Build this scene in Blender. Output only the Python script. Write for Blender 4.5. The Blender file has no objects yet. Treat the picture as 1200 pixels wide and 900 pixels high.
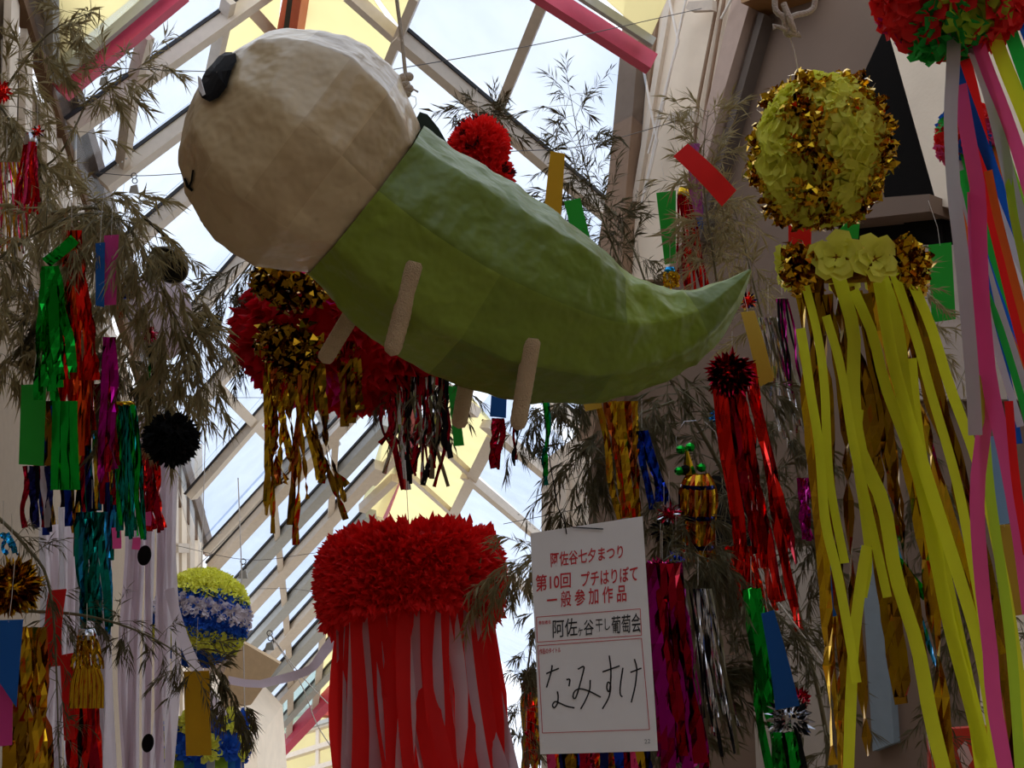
import bpy, bmesh, math, random
from math import sin, cos, pi, radians, sqrt, atan2
from mathutils import Vector, Matrix, noise
from mathutils.bvhtree import BVHTree

random.seed(7)
SC = bpy.context.scene
COL = SC.collection
V = Vector

# ---------------------------------------------------------------- camera
FPX = 1250.0
YAW, PITCH, ROLL = radians(13), radians(22.5), radians(5)
CAM = V((0, 0, 1.6))
F = V((sin(YAW) * cos(PITCH), cos(YAW) * cos(PITCH), sin(PITCH)))
_r0 = V((cos(YAW), -sin(YAW), 0))
_u0 = _r0.cross(F)
UP = _u0 * cos(ROLL) + _r0 * sin(ROLL)
RT = _r0 * cos(ROLL) - _u0 * sin(ROLL)
cd = bpy.data.cameras.new('camera')
cd.sensor_fit = 'HORIZONTAL'
cd.sensor_width = 36
cd.lens = 36 * FPX / 1200
cd.clip_end = 400
cam = bpy.data.objects.new('camera', cd)
COL.objects.link(cam)
cam.matrix_world = Matrix(((RT.x, UP.x, -F.x, CAM.x), (RT.y, UP.y, -F.y, CAM.y), (RT.z, UP.z, -F.z, CAM.z), (0, 0, 0, 1)))
SC.camera = cam

# ---------------------------------------------------------------- sky (the only light: an overcast bright sky through the glass roof)
w = bpy.data.worlds.new('sky')
SC.world = w
w.use_nodes = True
nt = w.node_tree
nt.nodes.clear()
tc = nt.nodes.new('ShaderNodeTexCoord')
nz = nt.nodes.new('ShaderNodeTexNoise')
nz.inputs['Scale'].default_value = 3.0
nz.inputs['Detail'].default_value = 5
nz.inputs['Roughness'].default_value = 0.5
rp = nt.nodes.new('ShaderNodeValToRGB')
rp.color_ramp.elements[0].position = 0.35
rp.color_ramp.elements[0].color = (0.68, 0.76, 0.90, 1)
rp.color_ramp.elements[1].position = 0.66
rp.color_ramp.elements[1].color = (0.98, 0.98, 0.98, 1)
bg = nt.nodes.new('ShaderNodeBackground')
bg.inputs['Strength'].default_value = 1.28
wo = nt.nodes.new('ShaderNodeOutputWorld')
nt.links.new(tc.outputs['Generated'], nz.inputs['Vector'])
nt.links.new(nz.outputs['Fac'], rp.inputs['Fac'])
nt.links.new(rp.outputs['Color'], bg.inputs['Color'])
nt.links.new(bg.outputs['Background'], wo.inputs['Surface'])
SC.view_settings.view_transform = 'Standard'
SC.view_settings.look = 'None'
SC.view_settings.gamma = 1
SC.view_settings.use_curve_mapping = False
SC.view_settings.exposure = 0.40

# ---------------------------------------------------------------- helpers: points
def ray(px, py):
    return F + RT * ((px - 600) / FPX) + UP * ((450 - py) / FPX)

def at(px, py, d):
    """world point seen at pixel px,py at depth d metres"""
    return CAM + ray(px, py) * d

def depth(p):
    return (p - CAM).dot(F)

class Plane:
    def __init__(s, a, b, c):
        s.o = V(a)
        s.n = (V(b) - s.o).cross(V(c) - s.o).normalized()
        if s.n.dot(CAM - s.o) < 0:
            s.n = -s.n                      # normal faces the street
    def hit(s, px, py, off=0.0):
        r = ray(px, py)
        t = (s.o + s.n * off - CAM).dot(s.n) / r.dot(s.n)
        return CAM + r * t

# ---------------------------------------------------------------- helpers: objects
def lin(c):
    return tuple((x / 255 / 12.92) if x / 255 <= 0.04045 else ((x / 255 + 0.055) / 1.055) ** 2.4 for x in c)

MATS = {}
def mat(name, rgb, rough=0.7, metal=0.0, trans=0.0, noise_amt=0.12, nscale=12.0, bump=0.0, bscale=40.0, coat=0.0, spec=0.5):
    if name in MATS:
        return MATS[name]
    m = bpy.data.materials.new(name)
    m.use_nodes = True
    n = m.node_tree
    b = n.nodes['Principled BSDF']
    out = n.nodes['Material Output']
    c = lin(rgb)
    t = n.nodes.new('ShaderNodeTexCoord')
    nz = n.nodes.new('ShaderNodeTexNoise')
    nz.inputs['Scale'].default_value = nscale
    nz.inputs['Detail'].default_value = 3
    n.links.new(t.outputs['Object'], nz.inputs['Vector'])
    mx = n.nodes.new('ShaderNodeMix')
    mx.data_type = 'RGBA'
    mx.inputs['A'].default_value = tuple(min(1, x * (1 - noise_amt)) for x in c) + (1,)
    mx.inputs['B'].default_value = tuple(min(1, x * (1 + noise_amt)) for x in c) + (1,)
    n.links.new(nz.outputs['Fac'], mx.inputs['Factor'])
    n.links.new(mx.outputs['Result'], b.inputs['Base Color'])
    b.inputs['Roughness'].default_value = rough
    b.inputs['Metallic'].default_value = metal
    b.inputs['Coat Weight'].default_value = coat
    b.inputs['Specular IOR Level'].default_value = spec
    if bump > 0:
        n2 = n.nodes.new('ShaderNodeTexNoise')
        n2.inputs['Scale'].default_value = bscale
        n2.inputs['Detail'].default_value = 2
        n.links.new(t.outputs['Object'], n2.inputs['Vector'])
        bp = n.nodes.new('ShaderNodeBump')
        bp.inputs['Strength'].default_value = bump
        bp.inputs['Distance'].default_value = 0.02
        n.links.new(n2.outputs['Fac'], bp.inputs['Height'])
        n.links.new(bp.outputs['Normal'], b.inputs['Normal'])
    if trans > 0:
        tr = n.nodes.new('ShaderNodeBsdfTranslucent')
        n.links.new(mx.outputs['Result'], tr.inputs['Color'])
        ms = n.nodes.new('ShaderNodeMixShader')
        ms.inputs['Fac'].default_value = trans
        n.links.new(b.outputs['BSDF'], ms.inputs[1])
        n.links.new(tr.outputs['BSDF'], ms.inputs[2])
        n.links.new(ms.outputs['Shader'], out.inputs['Surface'])
    MATS[name] = m
    return m

def paper(name, rgb, trans=0.3):
    return mat(name, rgb, rough=0.75, trans=trans, noise_amt=0.1, nscale=9)

def foil(name, rgb, rough=0.16):
    return mat(name, rgb, rough=rough, metal=1.0, noise_amt=0.1, bump=0.03, bscale=20)

def glass_mat(name, tint, milk=0.0, scale=900):
    m = bpy.data.materials.new(name)
    m.use_nodes = True
    n = m.node_tree
    n.nodes.clear()
    out = n.nodes.new('ShaderNodeOutputMaterial')
    tr = n.nodes.new('ShaderNodeBsdfTransparent')
    t = n.nodes.new('ShaderNodeTexCoord')
    nz = n.nodes.new('ShaderNodeTexNoise')
    nz.inputs['Scale'].default_value = 2.2
    nz.inputs['Detail'].default_value = 4
    n.links.new(t.outputs['Object'], nz.inputs['Vector'])
    mx = n.nodes.new('ShaderNodeMix')
    mx.data_type = 'RGBA'
    mx.inputs['A'].default_value = tuple(x * 0.93 for x in tint) + (1,)
    mx.inputs['B'].default_value = tuple(min(1, x * 1.05) for x in tint) + (1,)
    n.links.new(nz.outputs['Fac'], mx.inputs['Factor'])
    n.links.new(mx.outputs['Result'], tr.inputs['Color'])
    gl = n.nodes.new('ShaderNodeBsdfGlossy')
    gl.inputs['Roughness'].default_value = 0.08
    ms = n.nodes.new('ShaderNodeMixShader')
    ms.inputs['Fac'].default_value = 0.04
    n.links.new(tr.outputs['BSDF'], ms.inputs[1])
    n.links.new(gl.outputs['BSDF'], ms.inputs[2])
    last = ms
    if milk > 0:
        tl = n.nodes.new('ShaderNodeBsdfTranslucent')
        n.links.new(mx.outputs['Result'], tl.inputs['Color'])
        m2 = n.nodes.new('ShaderNodeMixShader')
        m2.inputs['Fac'].default_value = milk
        n.links.new(ms.outputs['Shader'], m2.inputs[1])
        n.links.new(tl.outputs['BSDF'], m2.inputs[2])
        last = m2
    n.links.new(last.outputs['Shader'], out.inputs['Surface'])
    MATS[name] = m
    return m

def link(name, me, mats, parent=None, loc=None, smooth=False):
    o = bpy.data.objects.new(name, me)
    COL.objects.link(o)
    for m in (mats if isinstance(mats, (list, tuple)) else [mats]):
        me.materials.append(m)
    if parent:
        o.parent = parent
    if loc is not None:
        o.location = loc
    if smooth:
        me.polygons.foreach_set('use_smooth', [True] * len(me.polygons))
    return o

class MB:
    """collects geometry in world space; build() makes it local to its parent"""
    def __init__(s):
        s.v, s.f, s.mi = [], [], []
    def quad_strip(s, rows, mi=0, close=False):
        base = len(s.v)
        n = len(rows[0])
        for r in rows:
            s.v.extend(r)
        for i in range(len(rows) - 1):
            for j in range(n if close else n - 1):
                k = (j + 1) % n
                s.f.append((base + i * n + j, base + i * n + k, base + (i + 1) * n + k, base + (i + 1) * n + j))
                s.mi.append(mi)
    def face(s, pts, mi=0):
        b = len(s.v)
        s.v.extend(pts)
        s.f.append(tuple(range(b, b + len(pts))))
        s.mi.append(mi)
    def prism(s, pts, vec, mi=0):
        n = len(pts)
        b = len(s.v)
        s.v.extend(pts)
        s.v.extend([p + vec for p in pts])
        s.f.append(tuple(range(b, b + n)))
        s.f.append(tuple(range(b + 2 * n - 1, b + n - 1, -1)))
        for i in range(n):
            j = (i + 1) % n
            s.f.append((b + i, b + n + i, b + n + j, b + j))
        s.mi += [mi] * (n + 2)
    def beam(s, a, b, side, up, wa, wb, h, mi=0):
        """box from a to b: side half widths, extruded along up by h"""
        pa = [a - side * wa, a + side * wa]
        pb = [b - side * wb, b + side * wb]
        s.prism([pa[0], pa[1], pb[1], pb[0]], up * h, mi)
    def tube(s, pts, r, n=6, mi=0, cap=True):
        pts = [V(p) for p in pts]
        rows = []
        ref = None
        for i, p in enumerate(pts):
            t = (pts[min(i + 1, len(pts) - 1)] - pts[max(i - 1, 0)]).normalized()
            if ref is None:
                ref = t.orthogonal().normalized()
            ref = (ref - t * ref.dot(t)).normalized()
            b2 = t.cross(ref)
            rr = r[i] if isinstance(r, (list, tuple)) else r
            rows.append([p + (ref * cos(2 * pi * k / n) + b2 * sin(2 * pi * k / n)) * rr for k in range(n)])
        s.quad_strip(rows, mi, True)
        if cap:
            s.face(rows[0][::-1], mi)
            s.face(rows[-1], mi)
    def build(s, name, mats, parent=None, smooth=False, kind=None):
        off = V((0, 0, 0))
        p = parent
        while p:
            off = off + p.location
            p = p.parent
        me = bpy.data.meshes.new(name)
        me.from_pydata([tuple(V(q) - off) for q in s.v], [], s.f)
        o = link(name, me, mats, parent, smooth=smooth)
        if isinstance(mats, (list, tuple)) and len(mats) > 1:
            me.polygons.foreach_set('material_index', s.mi)
        if kind:
            o['kind'] = kind
        return o

def tag(o, label=None, cat=None, group=None, kind=None):
    if label: o['label'] = label
    if cat: o['category'] = cat
    if group: o['group'] = group
    if kind: o['kind'] = kind
    return o

def thing(name, label, cat, loc, group=None):
    o = bpy.data.objects.new(name, None)
    o.empty_display_size = 0.05
    COL.objects.link(o)
    o.location = loc
    return tag(o, label, cat, group)

def catmull(pts, n):
    pts = [V(p) for p in pts]
    if len(pts) == 2:
        return [pts[0].lerp(pts[1], i / n) for i in range(n + 1)]
    P = [pts[0] * 2 - pts[1]] + pts + [pts[-1] * 2 - pts[-2]]
    L = [0]
    for i in range(1, len(pts)):
        L.append(L[-1] + (pts[i] - pts[i - 1]).length)
    out = []
    for k in range(n + 1):
        s = L[-1] * k / n
        i = 0
        while i < len(pts) - 2 and s > L[i + 1]:
            i += 1
        t = (s - L[i]) / max(1e-9, L[i + 1] - L[i])
        a, b, c, d = P[i], P[i + 1], P[i + 2], P[i + 3]
        out.append(0.5 * ((2 * b) + (c - a) * t + (2 * a - 5 * b + 4 * c - d) * t * t + (3 * b - a - 3 * c + d) * t ** 3))
    return out

def ribbon_mb(mb, pts, width, seg=14, twist=0.5, crinkle=0.0, phase=None, cup=0.12, mi=0, taper=0.0):
    """a hanging strip of paper or foil along pts, three vertices across"""
    path = catmull(pts, seg)
    ph = random.random() * 6.28 if phase is None else phase
    fr = random.uniform(0.5, 1.3)
    ang = walk = 0
    rows = []
    for i, p in enumerate(path):
        t = (path[min(i + 1, seg)] - path[max(i - 1, 0)]).normalized()
        view = (CAM - p).normalized()
        s = t.cross(view)
        if s.length < 1e-4:
            s = RT.copy()
        s.normalize()
        nrm = s.cross(t)
        ang = twist * sin(ph + fr * 6.28 * i / seg)
        if crinkle:
            walk = 0.72 * walk + random.uniform(-crinkle, crinkle) * 1.7
            walk = max(-0.75, min(0.75, walk))
            ang += walk
        sd = s * cos(ang) + nrm * sin(ang)
        nn = -s * sin(ang) + nrm * cos(ang)
        wd = width * 0.5 * (1 - taper * i / seg)
        bump = nn * (random.uniform(-1, 1) * crinkle * width * 0.2)
        rows.append([p - sd * wd + bump, p + nn * (wd * cup) , p + sd * wd - bump * 0.5])
    mb.quad_strip(rows, mi)

def ribbon(name, pts, width, m, parent, **k):
    mb = MB()
    ribbon_mb(mb, pts, width, **k)
    return mb.build(name, m, parent, smooth=not k.get('crinkle'))

def prib(name, pxs, d, wpx, m, parent, **k):
    """ribbon through pixels (x, y[, depth])"""
    pts = [at(p[0], p[1], p[2] if len(p) > 2 else d) for p in pxs]
    return ribbon(name, pts, wpx * d / FPX, m, parent, **k)

def cord(name, pts, r, m, parent=None, n=5):
    mb = MB()
    mb.tube(pts, r, n)
    return mb.build(name, m, parent, smooth=True)

def lathe(mb, c, prof, axis=V((0, 0, 1)), n=20, mi=0, jit=0.0):
    ax = axis.normalized()
    u = ax.orthogonal().normalized()
    v = ax.cross(u)
    rows = [[c + ax * h + (u * cos(2 * pi * k / n) + v * sin(2 * pi * k / n)) * r * (1 + random.uniform(-jit, jit)) for k in range(n)] for (r, h) in prof]
    mb.quad_strip(rows, mi, True)

def ellipsoid(mb, c, ax, ay, az, n=14, m=8, mi=0):
    rows = []
    for i in range(m + 1):
        th = pi * (0.02 + 0.96 * i / m)
        rows.append([c + ax * (sin(th) * cos(2 * pi * k / n)) + ay * (sin(th) * sin(2 * pi * k / n)) + az * cos(th) for k in range(n)])
    mb.quad_strip(rows, mi, True)
    mb.face(rows[0], mi)
    mb.face(rows[-1][::-1], mi)

# ---------------------------------------------------------------- materials
M = {}
M['beige'] = mat('painted_beige_steel', (216, 202, 184), 0.55)
M['cream'] = mat('cream_wall_paint', (232, 216, 194), 0.8, nscale=3, bump=0.05)
M['brown'] = mat('brown_grey_fascia', (150, 124, 102), 0.7, spec=0.2)
M['taupe'] = mat('taupe_panel', (112, 91, 76), 0.75, nscale=2)
M['darkbox'] = mat('recess_shade_black', (22, 20, 19), 0.9, spec=0.05)  # for flat panels: the darkness of a recess put into the colour
M['gasket'] = mat('black_rubber_gasket', (38, 36, 38), 0.6)
M['crimson'] = mat('crimson_steel', (205, 62, 92), 0.5)
M['redsteel'] = mat('red_ridge_steel', (176, 60, 48), 0.5)
M['grey'] = mat('grey_strip', (176, 176, 170), 0.6)
M['floor'] = mat('grey_paving', (160, 146, 128), 0.7)
M['yellowpane'] = glass_mat('yellow_translucent_sheet', (0.93, 0.86, 0.60), milk=0.6)
M['pane'] = glass_mat('wired_roof_glass', (0.80, 0.84, 0.90))
M['greenpane'] = glass_mat('greenish_roof_glass', (0.66, 0.74, 0.72), milk=0.25)
M['steelwire'] = mat('steel_wire', (80, 76, 74), 0.4, metal=0.6)
M['rope'] = mat('cotton_rope', (206, 192, 176), 0.9, bump=0.5, bscale=200)
M['white_wire'] = mat('white_cable', (226, 218, 208), 0.6)
M['black'] = mat('black_paper', (12, 11, 12), 0.7, spec=0.15)
for _k, _c in enumerate(((206, 180, 138), (188, 163, 124), (216, 192, 150))):
    M['head%d' % _k] = mat('beige_glued_paper_%s' % 'abc'[_k], _c, 0.4, noise_amt=0.10, nscale=6, bump=0.9, bscale=13, coat=0.3)
for _k, _c in enumerate(((122, 142, 34), (106, 126, 28), (134, 154, 42))):
    M['green%d' % _k] = mat('green_glued_paper_%s' % 'abc'[_k], _c, 0.5, noise_amt=0.12, nscale=6, bump=0.9, bscale=13, coat=0.12)
M['headpaper'] = mat('beige_glued_paper', (216, 194, 154), 0.42, noise_amt=0.12, nscale=6, bump=0.5, bscale=22, coat=0.25)
M['greenpaper'] = mat('green_glued_paper', (122, 150, 44), 0.4, noise_amt=0.16, nscale=6, bump=0.5, bscale=22, coat=0.25)
M['fuzzy'] = mat('knitted_cream_yarn', (252, 214, 172), 0.95, bump=0.9, bscale=260)
M['darkgreen'] = mat('dark_green_paper', (20, 44, 34), 0.6)
M['sign'] = mat('white_sign_paper', (232, 226, 222), 0.7, noise_amt=0.03, bump=0.08, bscale=14)
M['signred'] = mat('red_print', (196, 36, 44), 0.7, noise_amt=0.03)
M['ink'] = mat('black_ink', (14, 12, 14), 0.6, noise_amt=0.03)
M['grayprint'] = mat('grey_print', (130, 128, 126), 0.7)
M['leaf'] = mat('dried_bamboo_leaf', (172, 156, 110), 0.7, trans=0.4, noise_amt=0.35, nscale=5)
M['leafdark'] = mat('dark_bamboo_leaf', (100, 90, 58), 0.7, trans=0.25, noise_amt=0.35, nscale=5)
M['stem'] = mat('bamboo_stem', (112, 104, 72), 0.6, noise_amt=0.25)
for k, c in dict(red=(254, 40, 38), deepred=(206, 14, 32), white=(236, 226, 232), mauve=(214, 196, 206), yellow=(236, 240, 52), lemon=(255, 255, 100), blue=(26, 96, 206),
                 pink=(250, 92, 160), green=(44, 190, 70), lime=(150, 220, 60), orange=(240, 110, 40), magenta=(226, 44, 150), sky=(60, 150, 215), purple=(170, 70, 170), black=(18, 17, 18), grey=(196, 190, 194), palegreen=(190, 225, 60)).items():
    M['t_' + k] = paper('tissue_' + k, c, 0.62)
    M['b_' + k] = paper('ball_tissue_' + k, c, 0.3)
for k, c in dict(red=(240, 34, 30), blue=(24, 104, 190), green=(46, 190, 62), yellow=(222, 178, 30), pink=(228, 74, 160), orange=(235, 130, 40), mustard=(214, 176, 60), purple=(190, 84, 176)).items():
    M['c_' + k] = paper('card_' + k, c, 0.28)
for k, c in dict(gold=(214, 170, 40), darkgold=(150, 112, 26), red=(226, 34, 24), orange=(250, 84, 30), green=(20, 170, 50), teal=(14, 130, 120), blue=(24, 60, 190), skyblue=(40, 150, 210), magenta=(160, 12, 122), silver=(205, 205, 210), crimson=(160, 14, 40), copper=(170, 84, 36), navy=(30, 34, 90), pink=(240, 70, 130)).items():
    M['f_' + k] = foil('foil_' + k, c)

# ================================================================ THE SETTING
# roof planes: two glazed slopes, and the run of roof that drops away beyond the bend
LP = Plane((-1.94, 6.7, 7.5), (-1.70, 23.0, 7.5), (0.0, 9.6, 9.3))
RP = Plane((2.76, 6.2, 7.5), (4.84, 18.8, 7.5), (0.0, 9.6, 9.3))
FP = Plane(at(240, 640, 24), at(450, 600, 24), at(310, 900, 34))
GP = Plane(at(300, 900, 37), at(420, 850, 37), at(420, 780, 38.5))
_a, _b = at(740, 450, 9.5), at(1230, 450, 6.2)
WP = Plane(_a, _b, _a + V((0, 0, 3)))
_c, _d = at(620, 560, 15), at(800, 560, 12.5)
BP = Plane(_c, _d, _c + V((0, 0, 3)))

def setting(name):
    o = bpy.data.objects.new(name, None)
    COL.objects.link(o)
    o['kind'] = 'structure'
    return o

def struct(mb, name, m, smooth=False):
    o = mb.build(name, m, None, smooth)
    o['kind'] = 'structure'
    return o

def box_mb(x0, x1, y0, y1, z0, z1):
    mb = MB()
    mb.prism([V((x0, y0, z0)), V((x1, y0, z0)), V((x1, y1, z0)), V((x0, y1, z0))], V((0, 0, z1 - z0)))
    return mb

struct(box_mb(-2.6, 14, -20.5, 60, -0.1, 0), 'floor', M['floor'])
struct(box_mb(3.9, 4.3, -20, 3.0, 0, 8), 'wall_right_added', M['cream'])  # out of view, added to hold back sky light from behind the camera
struct(box_mb(-2.3, 4.3, -20.4, -20, 0, 8), 'wall_back_added', M['cream'])  # unseen end wall, put in to cut the frontal light
wl = struct(box_mb(-2.3, -2.0, -20, 23.4, 0, 7.45), 'wall_left', mat('left_wall_beige', (150, 130, 106), 0.8))

ceil = setting('ceiling')
def bar(plane, p, q, wpx, m, name='rafter', h=0.14, off=0.0, parent=None, gasket=None):
    a, b = plane.hit(*p), plane.hit(*q)
    ax = (b - a).normalized()
    side = ax.cross(plane.n).normalized()
    mb = MB()
    wa, wb = 0.5 * wpx * depth(a) / FPX, 0.5 * wpx * depth(b) / FPX
    wm = (wa + wb) / 2
    mb.beam(a + plane.n * off, b + plane.n * off, side, plane.n, wm, wm, h)
    o = mb.build(name, m, parent or ceil)
    if gasket:
        g = MB()
        up = side if (side.dot(UP) > 0) else -side
        g.beam(a + up * (wm * 1.12) + plane.n * (off - 0.01), b + up * (wm * 1.12) + plane.n * (off - 0.01), side, plane.n, wm * gasket, wm * gasket, h * 0.22)
        g.build('gasket', M['gasket'], o)
    return o

def bolts(plane, p, q, n, parent, off):
    mbs = []
    for i in range(n):
        t = (i + 0.5) / n
        c = plane.hit(p[0] + (q[0] - p[0]) * t, p[1] + (q[1] - p[1]) * t, off)
        mb = MB()
        r = 1.6 * depth(c) / FPX
        lathe(mb, c, [(0.0005, r * 0.7), (r * 0.8, r * 0.5), (r, 0)], plane.n, 6)
        mb.build('bolt', M['grey'], parent)

def pane(plane, pxs, m, off=-0.03, name='glass_pane'):
    mb = MB()
    mb.prism([plane.hit(x, y, off) for x, y in pxs], plane.n * 0.012)
    return mb.build(name, m, ceil)

def lx(l1, l2):
    (x1, y1), (x2, y2) = l1
    (x3, y3), (x4, y4) = l2
    d = (x1 - x2) * (y3 - y4) - (y1 - y2) * (x3 - x4)
    a, b = x1 * y2 - y1 * x2, x3 * y4 - y3 * x4
    return ((a * (x3 - x4) - (x1 - x2) * b) / d, (a * (y3 - y4) - (y1 - y2) * b) / d)

def bays(plane, lines, cuts, m):
    """panes between consecutive rafters, cut by the purlin lines of each bay"""
    for i in range(len(lines) - 1):
        cs = cuts[i]
        for j in range(len(cs) - 1):
            pane(plane, [lx(lines[i], cs[j]), lx(lines[i], cs[j + 1]), lx(lines[i + 1], cs[j + 1]), lx(lines[i + 1], cs[j])], m)

EAVE = ((22, -20), (236, 640))
L0 = ((66, 104), (195, -5)); LB = ((82, 131), (257, 8)); LC = ((115, 200), (217, 124)); LD = ((160, 257), (217, 208))
LE = ((211, 364), (275, 290)); LF = ((230, 453), (291, 387)); LG = ((222, 562), (310, 461)); LH = ((237, 633), (317, 546))
MU1 = ((165, 38), (139, 195))
YL = ((263, -10), (243, 84))
RI = ((300, 180), (450, 520))
MU2 = ((252, 450), (318, 517)); MU3 = ((330, 440), (420, 530))
bays(LP, [((60, 75), (180, -25)), LB, LC, LD, LE, LF, LG, LH],
     [[EAVE, MU1, YL], [EAVE, MU1, YL], [EAVE, ((150, 170), (140, 260)), ((300, 100), (290, 180))], [EAVE, ((310, 120), (330, 260))],
      [EAVE, ((330, 200), (345, 330))], [EAVE, MU2, ((350, 330), (380, 440))], [EAVE, MU2, MU3]], M['pane'])
# rafters of the left slope: gasket on the upper edge of each
bar(LP, (63, 101), (205, -16), 14, M['crimson'], 'crimson_tie', 0.16)
bar(LP, (59, 92), (194, -22), 7, M['grey'], 'grey_strip', 0.08)
for (p, q), wpx, e0, e1, g in ((LB, 14, -0.05, 0.35, .16), (LC, 15, -0.05, 1.25, .16), (LD, 16, -0.5, 2.3, .14), (LE, 16, -0.3, 1.2, .14), (LF, 17, -0.2, 1.6, .16), (LG, 17, -0.1, 1.3, .16), (LH, 17, -0.05, 1.62, .16)):
    v = (q[0] - p[0], q[1] - p[1])
    n = sqrt(v[0] ** 2 + v[1] ** 2)
    nx, ny = -v[1] / n * wpx * 0.55, v[0] / n * wpx * 0.55      # shift below the pane edge
    p2 = (p[0] + v[0] * e0 + nx, p[1] + v[1] * e0 + ny)
    q2 = (p[0] + v[0] * (1 + e1) + nx, p[1] + v[1] * (1 + e1) + ny)
    rf = bar(LP, p2, q2, wpx, M['beige'], 'rafter', 0.16, gasket=g)
    bolts(LP, (p[0] + v[0] * 0.1 + nx, p[1] + v[1] * 0.1 + ny), (p[0] + v[0] * 0.3 + nx, p[1] + v[1] * 0.3 + ny), 4, rf, 0.165)
bar(LP, (166, 36), (150, 100), 11, M['beige'], 'purlin', 0.12); bar(LP, (150, 100), (138, 192), 10, M['beige'], 'purlin', 0.12)
bar(LP, (263, -5), (244, 82), 9, M['beige'], 'purlin', 0.12)
bar(LP, (252, 450), (318, 518), 11, M['beige'], 'purlin', 0.12)
bar(LP, (372, 480), (392, 520), 10, M['beige'], 'purlin', 0.12)
# yellow sheets beside the ridge and in the corners of the left slope
pane(LP, [(57, -20), (185, -20), (64, 88)], M['yellowpane'], name='yellow_sheet')
bar(LP, (55, -15), (56, 60), 9, M['grey'], 'purlin', 0.1)
pane(LP, [(24, -20), (52, -20), (52, 70)], M['pane'])
pane(LP, [(264, -20), (330, -20), (322, 60), (248, 75)], M['yellowpane'], name='yellow_sheet')
bar(LP, (285, 2), (318, 38), 14, M['cream'], 'purlin', 0.05)
# ridge
bar(LP, (340, -25), (326, 50), 13, M['redsteel'], 'ridge_beam', 0.22)
bar(RP, (350, -25), (339, 50), 8, M['gasket'], 'ridge_joint', 0.12)
bar(RP, (361, -25), (350, 50), 10, mat('orange_red_steel', (206, 92, 52), 0.5), 'ridge_beam', 0.2)

# right slope
pane(RP, [(362, -20), (425, -20), (466, 40), (446, 96), (345, 60)], M['yellowpane'], name='yellow_sheet')
pane(RP, [(432, -20), (492, -20), (470, 32)], M['yellowpane'], name='yellow_sheet')
bar(RP, (412, -12), (468, 38), 12, M['beige'], 'rafter', 0.12)
bar(RP, (492, -12), (446, 98), 10, M['beige'], 'purlin', 0.12)
R1 = ((478, 29), (712, 226))
pane(RP, [(484, 4), (495, -20), (640, -20), (588, 120), (478, 30)], M['pane'])
pane(RP, [(652, -20), (760, 62), (745, 255), (592, 124)], M['pane'])
pane(RP, [(478, 32), (592, 126), (560, 240), (440, 118)], M['pane'])
pane(RP, [(592, 126), (745, 256), (735, 380), (560, 240)], M['pane'])
pane(RP, [(560, 240), (735, 380), (720, 520), (500, 400)], M['pane'])
rr = bar(RP, (470, 34), (745, 268), 16, M['beige'], 'rafter', 0.16, gasket=.17)
bar(RP, (646, -18), (586, 128), 12, M['beige'], 'purlin', 0.12)
bar(RP, (632, -20), (768, 67), 14, M['crimson'], 'crimson_tie', 0.16)
bar(RP, (676, -14), (768, 46), 6, M['grey'], 'grey_strip', 0.08)
pane(RP, [(690, -20), (790, -20), (762, 45)], M['yellowpane'], name='yellow_sheet')
# right slope further on, seen under the hanging figure
R2 = [(555, 552), (660, 648)]
pane(RP, [(560, 480), (590, 440), (672, 530), (648, 565)], M['pane'])
pane(RP, [(575, 510), (650, 572), (644, 632), (556, 552)], M['pane'])
pane(RP, [(550, 555), (640, 632), (640, 720), (530, 600)], M['pane'])
pane(RP, [(530, 600), (640, 720), (640, 830), (500, 680)], M['pane'])
rf = bar(RP, (548, 553), (668, 655), 14, M['beige'], 'rafter', 0.16, gasket=.16)
bolts(RP, (605, 600), (630, 622), 4, rf, 0.165)
bar(RP, (572, 492), (660, 566), 17, M['beige'], 'rafter', 0.16, gasket=.12)
bar(RP, (560, 640), (650, 712), 15, M['beige'], 'rafter', 0.16, gasket=.14)
bar(RP, (532, 602), (580, 508), 13, M['beige'], 'purlin', 0.12)
pane(RP, [(487, 505), (540, 450), (582, 500), (552, 552)], M['yellowpane'], name='yellow_sheet')
pane(RP, [(487, 505), (552, 552), (530, 600), (470, 545)], M['yellowpane'], name='yellow_sheet')
pane(RP, [(470, 545), (530, 600), (505, 660), (440, 600)], M['yellowpane'], name='yellow_sheet')
bar(RP, (472, 546), (534, 602), 11, M['beige'], 'rafter', 0.1)
bar(RP, (496, 500), (556, 556), 11, M['beige'], 'rafter', 0.1)
bar(RP, (488, 500), (450, 606), 10, M['crimson'], 'ridge_beam', 0.18)
bar(RP, (482, 500), (446, 600), 4, M['gasket'], 'ridge_joint', 0.2)

# parts of both slopes hidden behind the hanging figure
for (p, q) in (((392, 160), (745, 456)), ((415, 268), (690, 500)), ((440, 380), (560, 480))):
    bar(RP, p, q, 15, M['beige'], 'rafter', 0.16, gasket=.16)
pane(RP, [(345, 60), (440, 112), (560, 240), (500, 400)], M['pane'])
pane(RP, [(345, 60), (500, 400), (487, 505), (462, 440)], M['yellowpane'], name='yellow_sheet')
mb = MB()
_p, _q = LP.hit(327, 48), RP.hit(488, 500)
_ax = (_q - _p).normalized()
_s = _ax.cross(V((0, 0, 1))).normalized()
mb.beam(_p, _q, _s, _ax.cross(_s), 0.06, 0.1, 0.2)
mb.build('ridge_beam', M['redsteel'], ceil)

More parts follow.
